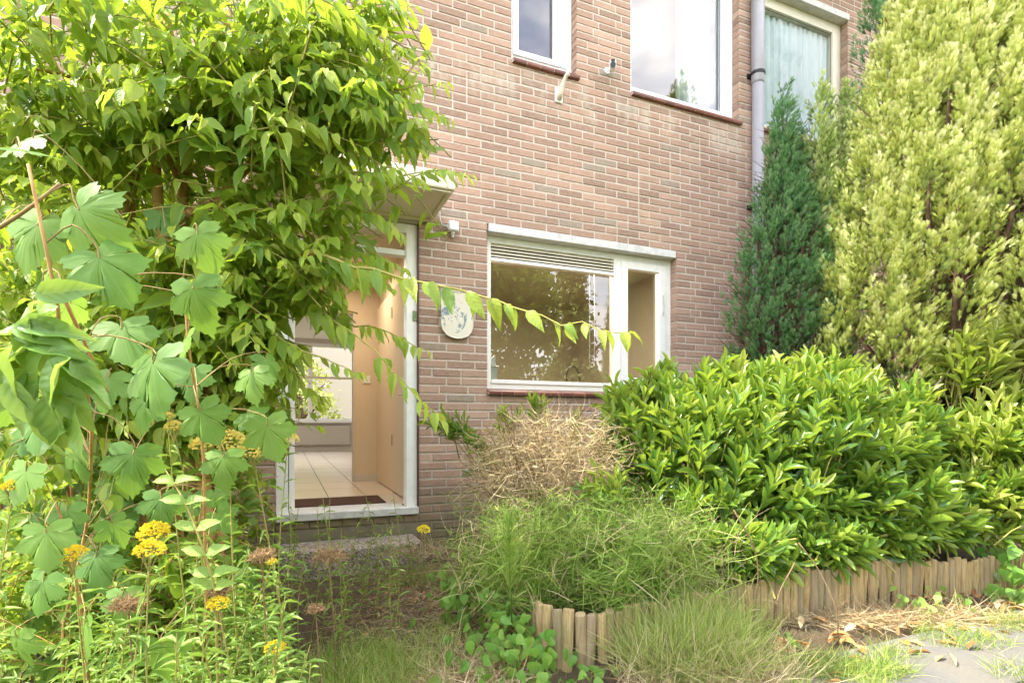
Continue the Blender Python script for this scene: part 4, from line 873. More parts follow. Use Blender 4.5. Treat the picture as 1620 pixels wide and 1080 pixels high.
# ---- goldenrod
FLOW = [(-1.198, 1.3, 0.798, 0.046), (-0.973, 1.2, 0.66, 0.053), (-0.793, 1.2, 0.708, 0.063), (-0.77, 1.15, 0.679, 0.06), (-0.569, 1.3, 0.411, 0.046), (-0.665, 1.5, 0.568, 0.028), (-0.425, 2.6, 0.44, 0.061), (-0.936, 1.5, 0.941, 0.046), (-0.849, 1.5, 0.889, 0.077), (-0.784, 1.5, 0.897, 0.088), (-0.718, 1.5, 0.871, 0.07), (-0.663, 1.6, 0.903, 0.063), (-0.651, 1.2, 0.551, 0.045), (-0.954, 1.5, 0.968, 0.035)]
fl_v = []
for k in range(3):
    parts = []; rs = np.random.default_rng(k+50)
    for _ in range(190):
        a = rs.uniform(0, 6.28); r = rs.random()**.5*.5; z = .16*(1-(r/.5)**2)*2 + rs.normal(0, .03); s = rs.uniform(.05, .085); c = np.array([r*math.cos(a), r*math.sin(a), z])
        o = np.array([(1,0,0),(-.5,.87,0),(-.5,-.87,0),(0,0,.9)])*s; f = np.array([(0,1,3),(1,2,3),(2,0,3),(0,2,1)]); parts.append((o + c, f, np.full((4,2), .5)))
    fl_v.append(stack(parts))
labels = ['yellow flowered weed at the left edge beside dark maple leaves', 'weed with a flat bright yellow head left of the paired oval leaves', 'weed carrying the upper of two stacked bright yellow heads', 'weed carrying the lower of two bright yellow heads', 'weed with small yellow flowers at the bottom beside the path',
 'weed with one tiny yellow bud cluster between narrow leaves', 'bright yellow daisy-like bloom just below the door step', 'leftmost fading yellow head in front of the shrub base', 'large fading yellow head over the lower maple leaves', 'broadest fading yellow head, centre of the row before the door', 'dull yellow head left of the door jamb', 'rightmost dull yellow head overlapping the white door frame', 'small yellow bud beside a brown seed head', 'small pale yellow head above the other faded flowers']
def weed(root, b, t_, r, leafL, n, outl, mb):
    b = np.array(b); t_ = np.array(t_); mid = (b+t_)/2 + rng.normal(0, .03, 3)*[1, 1, 0]; pth = curve([b, mid, t_], 12); mb.tube([tuple(q) for q in pth], list(np.linspace(r, r*.5, 13)), 6, False)
    ph = rng.uniform(0, 6)
    for i in range(n):
        f = .12 + .86*i/n; q = pth[min(12, int(f*12))]*(1-(f*12) % 1) + pth[min(12, int(f*12)+1)]*((f*12) % 1); a = ph + i*2.4
        D = np.array([math.cos(a), math.sin(a), rng.uniform(.0, .7)]); l = leafL*rng.uniform(.7, 1.15)*(1-.35*f); outl.append((q, D, np.array([0, 0, 1.]) + .2*D, l, l*.19, min(1, max(0, rng.normal(.5, .3)))))
for k, (u, d, h, s) in enumerate(FLOW):
    g = empty('flowering_weed', tuple(G(u, d)), labels[k], 'flower', 'yellow flowered weeds before the shrub'); outl = []; mb = MB()
    weed(g, G(u + rng.normal(0, .05), d + rng.uniform(0, .08), 0), G(u, d, h-.005), .0028, .075, 30 if d < 2 else 8, outl, mb); mb.make('stem', M['stem_green'], g, smooth=True); emit('leaf', LAN, outl, M['weed'], g, 30)
    v, f, uv = fl_v[k % 3]; me = mesh('flower_head', v.tolist(), f.tolist()); set_rnd(me, np.repeat(rng.random(len(v)//4), 4)); mm = M['yellow'] if k in (0,1,2,3,4,5,6,12) else M['dull_yellow']
    link('flower_head', me, g, mm, None, Matrix.Translation(tuple(G(u, d, h))) @ Matrix.Rotation(R(rng.uniform(8, 25)), 4, 'X') @ Matrix.Scale(s*1.05, 4))
    if not 5 <= k <= 6:
        sb = MB()
        for _ in range(9):
            a = rng.uniform(0, 6.28); rr = s*.35; sb.tube([tuple(G(u, d, h-.045)), tuple(np.array(G(u, d, h+.004)) + np.array([math.cos(a)*rr, math.sin(a)*rr, 0]))], .0009, 4, False)
        sb.make('flower_stalk', M['stem_green'], g)
# unopened ones: clumps of upright narrow-leaved shoots
clump = [('dense clump of upright narrow-leaved shoots in the lower left foreground', [(-.62, 1.15), (-.55, 1.3), (-.68, 1.5), (-.75, 1.6), (-.52, 1.2), (-.80, 1.45), (-.78, 1.75), (-.85, 1.85), (-.66, 1.35)], (.25, .62), 1.0),
         ('narrow-leaved shoots spilling over the bottom left corner', [(-1.05, 1.05), (-.9, 1.1), (-.8, 1.05), (-1.0, 1.25), (-1.15, 1.3), (-.7, 1.0), (-.85, 1.3), (-.62, .98)], (.12, .42), 1.0),
         ('crowded narrow-leaved weeds filling the lower left below the maples', [(-1.3, 1.5), (-1.15, 1.6), (-1.0, 1.45), (-1.45, 1.7), (-1.25, 1.8), (-.95, 1.7), (-1.1, 1.9), (-1.5, 1.9), (-.85, 1.55), (-1.35, 1.35)], (.15, .5), 1.0),
         ('thin willowy shoots standing before the white door jamb', [(-.95, 2.6), (-1.0, 2.3), (-.92, 2.1), (-.80, 2.3), (-.70, 2.5), (-.74, 2.2), (-.60, 2.35), (-.66, 2.6), (-.9, 2.35)], (.45, .80), .8),
         ('small green shoots at the foot of the door step', [(-.72, 2.9), (-.82, 3.0), (-.78, 2.6), (-.60, 3.1), (-.95, 2.9), (-.88, 2.75)], (.2, .45), .8)]
for lab, spots, (h0, h1), q in clump:
    g = empty('weed_clump', tuple(G(*spots[0])), lab, 'weeds'); outl = []; mb = MB()
    for (u, d) in spots:
        for _ in range(4 if q == 1.0 else 2):
            uu = u + rng.normal(0, .06); dd = d + rng.normal(0, .06); h = rng.uniform(h0, h1)
            weed(g, G(uu, dd, 0), G(uu + rng.normal(0, .05), dd + rng.normal(-.02, .05), h), .0024, .080 if q == 1.0 else .06, int(h*75) if q == 1 else int(h*38), outl, mb)
    mb.make('stem', M['stem_green'], g, 'stuff', True); emit('leaf', LAN, outl, M['weed'], g, 120)
# dead umbels
def umbel(u, d, h, s, lab):
    g = empty('seed_head', tuple(G(u, d)), lab, 'seed head'); c = np.array(G(u, d, h)); mb = MB(); mb.tube([tuple(G(u+.02, d+.02, 0)), tuple(c)], .002, 5, False); n = 500
    a = nrm(rng.normal(0, 1, (n, 3))); a[:,2] = np.abs(a[:,2])*.5; D = nrm(rng.normal(0, 1, (n, 3)))
    P = c + a*(rng.random((n, 1))**.5)*s*.5
    mb.make('stem', M['straw'], g, smooth=True); foliage('seed_tuft', [BL[2], BL[4]], P, D, nrm(rng.normal(0, 1, (n, 3))), np.full(n, s*.28), np.full(n, .0022), M['umbel'], g)
for a in ((-.85, 1.2, .545, .075, 'brown dried seed head low at the left among maple leaves'), (-.66, 1.22, .57, .05, 'small tan seed head under the paired oval leaves'), (-.64, 1.9, .48, .12, 'large loose tan seed head hanging before the path'), (-.58, 1.6, .40, .05, 'small brown seed head beside the narrow-leaved shoots'), (.13, 2.4, .41, .05, 'brown tuft over the horsetail near the dead twiggy bush'), (-.60, 1.3, .63, .06, 'wispy tan seed head left of the bottom yellow flowers')): umbel(*a)

# ---- blades and strands
def strands(name, n, fn, Lr, W, mat, kind='stuff', parent=None, Ts=None, flat=.0, rmu=.5):
    P = []; D = []
    while len(P) < n:
        r = fn()
        if r is None: continue
        P.append(r[0]); D.append(r[1])
    P = np.array(P); D = np.array(D); n = len(P)
    return foliage(name, Ts or BL, P, D, nrm(rng.normal(0, 1, (n, 3))), rng.uniform(*Lr, n), np.full(n, W)*rng.uniform(.6, 1.3, n), mat, parent, np.clip(rng.normal(rmu, .38, n), 0, 1), 0, kind)
def patch(cu, cd, ru, rd, h0=0, lean=.5, hh=0.0, up=1.0):
    def f():
        a = rng.uniform(0, 6.283); r = rng.random()**.6; u = cu + ru*r*math.cos(a); d = cd + rd*r*math.sin(a); p = np.array(G(u, d, h0 + rng.random()*hh*(1-r*.6)))
        return p, np.array([rng.normal(0, lean), rng.normal(0, lean), up])
    return f
# horsetail: feathery mass in the front of the bed
ht = empty('horsetail', tuple(G(.35, 2.5)), 'feathery light green horsetail thicket hanging over the wooden stakes', 'plants')
stems = MB(); P = []; D = []; Ls = []; rr = []
for _ in range(460):
    u = rng.uniform(-.22, .92); d = rng.uniform(2.28, 3.0) + max(0, u-.5)*.45 - (0 if u > 0 else u*1.2)
    if u < 0 and rng.random() < .4: continue
    h = rng.uniform(.12, .50)*(1.0 - .3*max(0, abs(u-.3)-.3)); b = np.array(G(u, d, .12)); tp = b + np.array([rng.normal(0, .09), rng.normal(-.05, .09), h])
    pth = curve([b, (b+tp)/2 + rng.normal(0, .015, 3), tp], 10); stems.tube([tuple(q) for q in pth[::2]], [.0018]*3 + [.0015, .0012, .001], 4, False)
    for k in range(2, 11):
        for j in range(7):
            a = rng.uniform(0, 6.283); P.append(pth[k]); D.append([math.cos(a), math.sin(a), rng.uniform(-.1, .9)]); Ls.append(rng.uniform(.08, .17)*(1.2-.05*k)); rr.append(min(1, max(0, rng.normal(.45 + (.2 if u > .8 else 0), .25))))
stems.make('stem', M['fern'], ht, 'stuff')
n = len(P); foliage('strand', BL, np.array(P), np.array(D), np.tile([0, 0, -1.0], (n, 1)) + rng.normal(0, .4, (n, 3)), np.array(Ls), rng.uniform(.0018, .0046, n), M['fern'], ht, np.clip(np.array(rr)*1.3-.1, 0, 1))
n = 900; P = Ga(np.stack([rng.uniform(-.25, 1.0, n), rng.uniform(2.2, 2.75, n), rng.uniform(.15, .5, n)], 1))
foliage('dry_strand', [BL[1], BL[2], BL[4]], P, rng.normal(0, 1, (n, 3)) + [0, 0, .6], rng.normal(0, 1, (n, 3)), rng.uniform(.12, .3, n), rng.uniform(.0015, .003, n), M['straw'], ht)
n = 1000; P = Ga(np.stack([rng.uniform(-.1, .9, n), rng.uniform(2.2, 2.7, n), rng.uniform(.18, .48, n)], 1))
foliage('long_strand', [BL[1], BL[2], BL[4]], P, rng.normal(0, 1, (n, 3)) + [0, 0, .5], rng.normal(0, 1, (n, 3)), rng.uniform(.14, .30, n), rng.uniform(.002, .004, n), M['fern'], ht, rng.uniform(.4, 1, n))
# upright feathery shoot in front of the thicket
pl1 = empty('horsetail', tuple(G(.18, 2.2)), 'single bright upright horsetail plume in the middle of the thicket', 'plant', None)
P = []; D = []; b = np.array(G(-.02, 2.2, .2))
MB().tube([tuple(G(.0, 2.15, .15)), tuple(G(-.01, 2.15, .4)), tuple(G(.0, 2.15, .60))], [.003, .0025, .001], 6).make('stem', M['fern'], pl1, smooth=True)
for k in range(320):
    f = rng.random(); q = np.array(G(-.01 + .0*f, 2.15, .28 + .30*f)); a = rng.uniform(0, 6.283); P.append(q); D.append([math.cos(a)*.6, math.sin(a)*.6, .9])
n = len(P); foliage('strand', BL, P, D, rng.normal(0, 1, (n, 3)), rng.uniform(.06, .12, n), np.full(n, .0022), M['fern'], pl1, rng.uniform(.4, .8, n))
# grasses (nobody could count the blades)
strands('grass', 4300, patch(.68, 2.10, .24, .18, 0, .9, .05), (.12, .34), .0026, M['grass'], rmu=.6)
strands('grass', 1700, patch(.80, 2.32, .20, .14, 0, .9, .05), (.12, .36), .0026, M['grass'], rmu=.5)
strands('grass', 3000, patch(-.60, 1.9, .24, .38, 0, .6), (.07, .17), .0022, M['grass'], rmu=.35)
strands('grass', 900, patch(-.33, 2.2, .16, .3, 0, .7), (.05, .13), .002, M['grass'], rmu=.6)
strands('grass', 1500, patch(1.25, 2.05, .26, .10, .01, .9), (.05, .13), .0022, M['grass'], rmu=.35)
for cu, cd, r_, n in ((1.0, 1.86, .06, 260), (1.28, 1.88, .06, 260), (1.95, 2.35, .20, 480), (2.35, 2.5, .16, 500), (2.7, 2.62, .2, 600), (1.55, 2.2, .1, 160), (1.9, 2.02, .12, 180), (2.75, 2.85, .2, 500)):
    strands('grass_tuft', n, patch(cu, cd, r_, r_*.7, .01, .8), (.04, .11), .0022, M['grass'], rmu=.4)
strands('dry_grass', 1500, patch(.72, 2.0, .35, .16, 0, .9), (.08, .26), .0026, M['straw'], rmu=.7)
strands('dry_grass', 900, patch(-.15, 1.95, .2, .2, 0.01, 2.2, 0, .35), (.08, .22), .0022, M['straw'], rmu=.6)
strands('dry_grass', 2600, patch(1.75, 2.62, .75, .14, .012, 3.0, .02, .35), (.06, .22), .0024, M['straw'], rmu=.5)
strands('straw_litter', 5200, patch(-.35, 2.7, .55, .95, .012, 3.0, .01, .10), (.03, .12), .0018, M['straw'], rmu=.35)
strands('straw_litter', 1500, patch(-.5, 3.35, .5, .25, .015, 3.0, .01, .12), (.03, .10), .0018, M['straw'], rmu=.4)
for k, pts in enumerate(([(1.0,2.3,.0),(1.02,2.26,.22),(1.0,2.22,.42),(.9,2.2,.6)], [(1.42,2.36,0),(1.40,2.34,.15),(1.36,2.4,.30),(1.28,2.42,.42)], [(1.13,2.2,0),(1.10,2.25,.2),(1.2,2.3,.36)])):
    tag(MB().tube([tuple(q) for q in curve(Ga(pts), 10)], .003, 5).make('dry_stalk', M['straw'], None, smooth=True), ('long bent straw stalk rising out of the yellowing grass', 'pale dead stalk leaning on the wooden stakes', 'short straw stalk curving over the left stakes')[k], 'dry stalk')
strands('dry_grass', 700, patch(-.42, 3.42, .42, .16, .1, 1.2, .08, .8), (.06, .2), .0022, M['straw'], rmu=.5)
strands('grass', 450, patch(-.45, 3.22, .42, .12, 0, .6), (.08, .24), .0024, M['grass'], rmu=.35)
# fallen leaves
n = 150; U = rng.uniform(.75, 3.0, n); Dp = 2.0 + (U-.8)*.36 + rng.normal(.1, .16, n); P = Ga(np.stack([U, Dp, np.full(n, .024)], 1)); Dv = rng.normal(0, 1, (n, 3)); Dv[:,2] *= .12
foliage('fallen_leaves', LAU, P, Dv, np.tile([0, 0, 1.], (n, 1)) + rng.normal(0, .25, (n, 3)), rng.uniform(.05, .095, n), rng.uniform(.018, .03, n), M['dead'], None, None, 0)
n = 110; P = Ga(np.stack([rng.uniform(-.75, .1, n), rng.uniform(1.9, 3.4, n), np.full(n, .02)], 1)); Dv = rng.normal(0, 1, (n, 3)); Dv[:,2] *= .15
foliage('fallen_leaves', OV, P, Dv, np.tile([0, 0, 1.], (n, 1)) + rng.normal(0, .25, (n, 3)), rng.uniform(.02, .05, n), rng.uniform(.01, .02, n), M['dead'], None, None, 0)
# ground debris: small stones and bark crumbs on the path
n = 2600; v = np.array([(1,0,0),(-.5,.87,0),(-.5,-.87,0),(0,0,.8)])*.5; f = np.array([(0,1,3),(1,2,3),(2,0,3),(0,2,1)])
foliage('bark_crumbs', (v, f, np.full((4,2), .5)), Ga(np.stack([rng.uniform(-.9, .15, n), rng.uniform(1.8, 3.7, n), np.full(n, .008)], 1)), rng.normal(0, 1, (n, 3))*[1,1,.2], np.tile([0,0,1.], (n,1)), rng.uniform(.006, .02, n), rng.uniform(.004, .012, n), M['umbel'], None)

# ---- bindweed and small broad-leaved weeds
def creeper(lab, spots, size, n, hmax, mat='ivy', name='bindweed', ind=120, dep=.1):
    g = empty(name, tuple(G(*spots[0][:2])), lab, 'weeds'); outl = []; mb = MB()
    for s_ in spots:
        u, d, r_ = s_[:3]; hb = s_[3] if len(s_) > 3 else 0.0
        for _ in range(n):
            uu = u + rng.normal(0, r_*.6); dd = d + rng.normal(0, dep); h = hb + rng.uniform(.01, hmax); c = np.array(G(uu, dd, h)); b = np.array(G(uu + rng.normal(0, .03), dd+.03, max(0, h-.10)))
            mb.tube([tuple(b), tuple((b+c)/2 + rng.normal(0, .01, 3)), tuple(c)], .0012, 4, False)
            outl.append((c, scr_dir(rng.uniform(-160, -20), rng.uniform(-.6, .2)), -np.array(FW)*.5 + np.array([0, 0, .8]) + rng.normal(0, .3, 3), size*rng.uniform(.6, 1.2), size*rng.uniform(.6, 1.0), rng.random()))
    mb.make('stem', M['stem_green'], g, 'stuff'); emit('leaf', HEART, outl, M[mat], g, ind)
creeper('heart-leaved bindweed creeping along the path side of the bed', [(-.22, 2.75, .12), (-.15, 2.5, .12), (-.2, 3.0, .1), (-.05, 2.35, .12), (-.25, 2.6, .1), (.0, 2.2, .1)], .05, 48, .24)
creeper('bindweed with yellowing leaves rambling at the left end of the stakes', [(-.02, 2.1, .1), (.05, 1.98, .12), (-.1, 2.0, .12), (0, 1.9, .1), (.12, 2.05, .05)], .05, 26, .18, 'ivy')
creeper('small round-leaved weed at the foot of the stakes near the centre', [(.3, 2.0, .07), (.22, 1.98, .05)], .045, 9, .08)
creeper('tiny clump of green weed on the litter before the middle stakes', [(1.15, 2.3, .05)], .03, 16, .05)
creeper('leafy weed growing from the litter near the right end of the stakes', [(2.0, 2.66, .12), (2.25, 2.75, .10)], .045, 22, .14, 'weed')
creeper('green broad-leaved weed at the right edge beside the stakes', [(2.72, 2.85, .10), (2.65, 2.7, .08), (2.78, 3.0, .1, .1)], .08, 26, .22, 'ivy')
creeper('two pale seedlings on the path at the bottom', [(-.27, 1.93, .02), (-.25, 1.95, .02)], .05, 3, .05, 'near')

# ---- dead twiggy bush
db = empty('dead_bush', tuple(G(.15, 3.0)), 'dead straw-coloured twiggy bush in front of the brick wall', 'dead bush')
P = []; D = []; Ls = []
cc = Ga([(.16, 2.95, .78)])[0]
bs = MB()
for _ in range(70):
    a = nrm(rng.normal(0, 1, 3)*[1, .6, .7]); tp = Ga([(.16 + a[0]*.44, 2.95 + a[1]*.25, .74 + abs(a[2])*.34 - .12*(a[2] < 0))])[0]; b0 = np.array(G(.2 + rng.normal(0, .04), 3.0 + rng.normal(0, .04), .15))
    bs.tube([tuple(q) for q in curve([b0, (b0+tp)/2 + rng.normal(0, .04, 3), tp], 8)], list(np.linspace(.005, .0015, 9)), 5, False)
bs.make('branch', M['straw'], db, 'stuff', True)
for _ in range(5200):
    a = nrm(rng.normal(0, 1, 3)); r = rng.random()**.42*rng.uniform(.75, 1.12); q = Ga([(.17 + a[0]*.46*r + .08*a[2]*r, 2.95 + a[1]*.28*r,   .70 + a[2]*.33*r)])[0]
    P.append(q); D.append(nrm(rng.normal(0, 1, 3)*[1, 1, .5]) + .4*a); Ls.append(rng.uniform(.04, .20))
n = len(P); foliage('twig', [BL[0], BL[1], BL[2], BL[4]], P, D, rng.normal(0, 1, (n, 3)), Ls, rng.uniform(.0012, .0034, n), M['straw'], db, np.clip(rng.normal(.55, .28, n), 0, 1))
n = 900; a = nrm(rng.normal(0, 1, (n, 3))); rr_ = rng.random((n, 1))**.4; P = Ga(np.stack([.17 + a[:,0]*.46*rr_[:,0], 2.95 + a[:,1]*.28*rr_[:,0], .74 + a[:,2]*.27*rr_[:,0]], 1))
foliage('dry_leaf', LAN, P, rng.normal(0, 1, (n, 3)), rng.normal(0, 1, (n, 3)), rng.uniform(.015, .035, n), rng.uniform(.004, .010, n), M['straw'], db)

# ---- cherry laurels
def laurel(lab, base, blobs, n_shoots, n_ind, Lf=.15, lean=(.18, -.15, 1.15), leaves=(8, 13), stems_=True, ymu=.34, sun=(0, 0)):
    g = empty('cherry_laurel', tuple(G(*base)), lab, 'laurel bush'); outl = []; mb = MB(); tot = sum(b[6] for b in blobs)
    for (u, d, h, ru, rd, rh, wt) in blobs:
        for _ in range(int(n_shoots*wt/tot)):
            a = nrm(rng.normal(0, 1, 3)); a[1] = -abs(a[1]) if rng.random() < .75 else a[1]; a[2] = abs(a[2]) if rng.random() < .6 else a[2]
            r = 1.08 - .55*rng.random()**1.5; c = np.array([u + a[0]*ru*r, d + a[1]*rd*r, h + a[2]*rh*r])
            if c[2] < .24: continue
            dirf = np.array([a[0]*.55 + lean[0], a[1]*.5 + lean[1], a[2]*.45 + lean[2]*(.12 + .88*min(1, max(0, (c[2]-.3)/.7)))]) + rng.normal(0, .18, 3); dirf /= np.linalg.norm(dirf)
            dw = dirf[0]*np.array(RT) + dirf[1]*np.array(FW) + dirf[2]*np.array([0, 0, 1.]); tip = Ga([c])[0]; ln = rng.uniform(.16, .26); st = tip - dw*ln
            mb.tube([tuple(st - dw*.10 + [0, 0, -.03]), tuple(st), tuple(tip)], [.0045, .0038, .002], 4, False)
            up = np.array([0, 0, 1.]); s1 = nrm(np.cross(dw, up) + rng.normal(0, .05, 3)); s2 = np.cross(dw, s1); nl = rng.integers(*leaves); ph = rng.uniform(0, 6); yb = min(1, max(0, rng.normal(ymu + .42*max(0, (c[2]-.75)), .16)))
            for i in range(nl):
                f = i/nl; an = ph + i*2.4; q = st + dw*ln*(.15 + .85*f); rad = s1*math.cos(an) + s2*math.sin(an); op = rng.uniform(.42, .85)*(1.1 - .6*f)
                D = dw*1.0 + rad*op; N = dw*.9 - rad*.6 + up*.15; l = Lf*rng.uniform(.75, 1.15)*(1 - .22*f); outl.append((q + rad*.004, D, N, l, l*rng.uniform(.19, .27), min(1, max(0, yb + .3*(f-.5) + rng.normal(0, .12)))))
    mb.make('stem', M['stem_green'], g, 'stuff'); emit('leaf', LAU, outl, M['laurel'], g, n_ind); return g
big = laurel('large glossy cherry laurel spilling over the wooden stakes under the conifers', (1.6, 3.3), [
    (1.20, 3.25, .72, .55, .50, .42, 90), (1.75, 3.30, .78, .60, .52, .48, 120), (2.25, 3.45, .78, .42, .45, .46, 70), (.85, 3.45, .82, .35, .40, .42, 40), (1.35, 3.05, .50, .55, .40, .26, 60), (1.95, 3.15, .52, .50, .42, .28, 60), (1.05, 3.75, 1.12, .28, .25, .26, 24), (1.45, 3.7, 1.02, .45, .3, .28, 40), (2.0, 3.75, 1.08, .45, .3, .28, 40), (.75, 3.3, .72, .2, .2, .3, 18), (1.10, 2.60, .32, .30, .10, .11, 56), (1.5, 2.74, .32, .32, .10, .11, 60), (1.95, 2.92, .34, .3, .10, .12, 56), (2.35, 3.06, .36, .25, .12, .13, 46), (2.55, 3.2, .5, .2, .12, .16, 26), (1.45, 3.5, 1.12, .4, .3, .22, 50), (1.95, 3.6, 1.16, .4, .3, .24, 50)], 1300, 300)
for pts, r in (([(1.5,3.4,.15),(1.7,3.4,.6),(2.1,3.3,.95),(2.3,3.25,1.05)], .014), ([(1.4,3.4,.15),(1.2,3.4,.6),(.9,3.4,.9)], .014), ([(1.5,3.4,.15),(1.4,3.3,.5),(1.3,3.1,.8)], .012)):
    MB().tube([tuple(q) for q in curve(Ga(pts), 12)], list(np.linspace(r, r*.4, 13)), 8).make('branch', M['bark_grey'], big, smooth=True)
laurel('yellower cherry laurel at the right edge, partly cut off by the picture', (3.2, 3.5), [(2.98, 3.35, .78, .32, .4, .36, 60), (2.85, 3.25, .5, .22, .35, .26, 30), (3.35, 3.4, .8, .4, .4, .45, 50), (2.95, 3.5, 1.38, .2, .25, .2, 22), (3.3, 3.6, 1.45, .3, .3, .25, 24)], 260, 160, ymu=.62)
r_ = bpy.data.objects['cherry_laurel.001']
for pts in ([(2.3,3.6,.15),(2.45,3.55,.7),(2.62,3.5,1.05),(2.85,3.5,1.32)], [(2.42,3.55,.6),(2.5,3.5,.9),(2.45,3.5,1.1)]):
    MB().tube([tuple(q) for q in curve(Ga(pts), 10)], list(np.linspace(.014, .007, 11)), 8).make('branch', M['bark_grey'], r_, smooth=True)
laurel('small dark laurel growing between the door jamb and the dead bush', (-.15, 3.4), [(-.42, 3.35, .93, .17, .1, .10, 12), (-.25, 3.3, .78, .12, .1, .13, 7)], 19, 120, .085, (-.75, -.1, .35), ymu=.02)
laurel('laurel shoots standing just under the left part of the kitchen window', (.15, 3.6), [(.0, 3.6, 1.02, .10, .06, .06, 4), (.16, 3.55, 1.08, .06, .05, .06, 4), (.42, 3.5, .95, .06, .05, .08, 3)], 13, 120, .10, (0, -.1, 1.0), ymu=.35)
laurel('dark laurel shoots crossing the lower right corner of the kitchen window', (.85, 3.6), [(.98, 3.62, 1.16, .24, .1, .14, 20), (.85, 3.6, .98, .2, .12, .14, 12)], 36, 120, .085, (.15, -.1, .9), ymu=.08)
laurel('bright laurel shoots between the dead bush and the horsetail', (.5, 2.9), [(.47, 2.75, .62, .12, .08, .12, 8)], 9, 100, .11, (-.3, -.2, .8), ymu=.4)

# ---- conifers: upright plumes of flat sprays round tapering lobes
def spray_t(k=10, seed=0):
    rs = np.random.default_rng(seed); V = []; F = []; UV = []
    def tri(b, tip, w):
        n = len(V); d = np.array(tip)-np.array(b); s = np.array([d[1], -d[0], 0]); s = s/np.linalg.norm(s)*w
        V.extend([tuple(np.array(b)-s), tuple(np.array(b)+s), tuple(tip)]); UV.extend([(.5, b[1]), (.5, b[1]), (.5, tip[1])]); F.append((n, n+1, n+2))
    tri((0,0,0), (0,1,.05), .045)
    for i in range(k):
        t_ = .08 + .72*i/k; sg = 1 if i % 2 else -1; l = (.60 - .34*t_)*rs.uniform(.8, 1.15); an = R(rs.uniform(32, 48)); tri((0, t_, .0), (sg*l*math.sin(an), t_ + l*math.cos(an), rs.normal(0, .06)), .042)
    return np.array(V), np.array(F), np.array(UV)
SPR = [spray_t(11, k) for k in range(3)]
CORE = leaf_t([(.2,.8), (.5,1.0), (.8,.6)], .5, .2, 0, 0)
def conifer(lab, base, lobes, mat, dens=1.0, spray=.06, tuftL=.20, name='cypress', front=True, trunk=None, group=None, rb=0.0, dead=1.0):
    """lobes: (u, d, z0, z1, r, top_u, top_d)"""
    g = empty(name, tuple(G(*base)), lab, 'conifer', group); P = []; D = []; N = []; rn = []; Ls = []; tips = []
    for (u, d, z0, z1, r, tu, td) in lobes:
        hgt = z1-z0; area = 2*math.pi*r*hgt*.55; nt = int(area*dens*110)
        for _ in range(nt):
            f = rng.random()**.9; z = z0 + hgt*f; prof = (min(1, f/.12)**.5*.55+.45)*(1-f**2.6)**.8 if f < 1 else 0; rad = r*prof + .015
            a = rng.uniform(0, 6.283)
            if front and math.sin(a) > .35 and rng.random() < .75: a = -a
            k_ = rng.uniform(.72, 1.02); cu = u + (tu-u)*f + math.cos(a)*rad*k_; cd = d + (td-d)*f + math.sin(a)*rad*k_*.95
            q = Ga([(cu, cd, z)])[0]; o = math.cos(a)*np.array(RT) + math.sin(a)*np.array(FW); ax = o*rng.uniform(.25, .6) + np.array(RT)*.16 + np.array([0, 0, 1.]) + rng.normal(0, .12, 3); ax /= np.linalg.norm(ax)
            tl = tuftL*rng.uniform(.6, 1.2); m = int(24*tl/.2*(tuftL/.2)**.5); tone = rng.normal(.5, .12)
            for j in range(m):
                ff = rng.random()**.8; off = nrm(rng.normal(0, 1, 3)); off -= ax*off.dot(ax); w = tl*.20*(1-ff*.75)
                P.append(q + ax*tl*(ff-.35) + off*w); dd = ax*1.0 + off*.55*(1-ff*.6) + o*.15; D.append(dd); N.append(o + rng.normal(0, .5, 3)); Ls.append(spray*rng.uniform(.7, 1.25)*(1.05-.3*ff)); rn.append(min(1, max(0, tone + .62*(ff-.5) + rng.normal(0, .07) + rb)))
    foliage('foliage', SPR, P, D, N, Ls, np.array(Ls)*.95, mat, g, np.array(rn))
    mb = MB()
    for (u, d, z0, z1, r, tu, td) in lobes: mb.tube([tuple(G(base[0]*.7+u*.3, base[1]*.7+d*.3, .0)), tuple(G(base[0]*.4+u*.6, base[1]*.4+d*.6, max(.3, z0))), tuple(G((u+tu)/2, (d+td)/2, (z0+z1)/2)), tuple(G(tu, td, z1-.1))], [.035, .025, .012, .004], 6)
    mb.make('trunk', M['bark_dark'], g, smooth=True)
    # dead brown inner twigs
    n = int(1800*dens*dead); lo = [lobes[int(rng.integers(len(lobes)))] for _ in range(n)]; PP = []; DD = []
    for (u, d, z0, z1, r, tu, td) in lo:
        f = rng.random()*.85; a = rng.uniform(0, 6.283); k_ = r*.6*rng.random(); PP.append(Ga([(u+(tu-u)*f+math.cos(a)*k_, d+(td-d)*f+math.sin(a)*k_, z0+(z1-z0)*f - .1)])[0]); DD.append([math.cos(a), math.sin(a), .9])
    foliage('inner_twig', [BL[0], BL[1]], PP, DD, rng.normal(0, 1, (n, 3)), rng.uniform(.1, .3, n), np.full(n, .006), M['bark_dark'], g)
    return g
def px(x, y, d): return ((x-810)/857*d, .95 + (670-y)/857*d)
def columns(cu, cd, prof, n, rl, hl, z0, z1, a0=-195, a1=15, inset=.6):
    """pointed plumes standing round an envelope given as (height, radius) pairs"""
    zs = [p[0] for p in prof]; rs = [p[1] for p in prof]; out = []
    for k in range(n):
        z = z0 + (z1-z0)*((k+.5)/n)**.9; a = R(a0 + (a1-a0)*((k*.618) % 1)); h = rng.uniform(*hl); r = rng.uniform(*rl)
        R0 = max(.02, np.interp(z + h*.25, zs, rs) - r*inset); R1 = max(0, np.interp(z+h, zs, rs) - r*.3)
        out.append((cu + R0*math.cos(a), cd + R0*math.sin(a), z, z+h, r, cu + R1*math.cos(a), cd + R1*math.sin(a)))
    return out
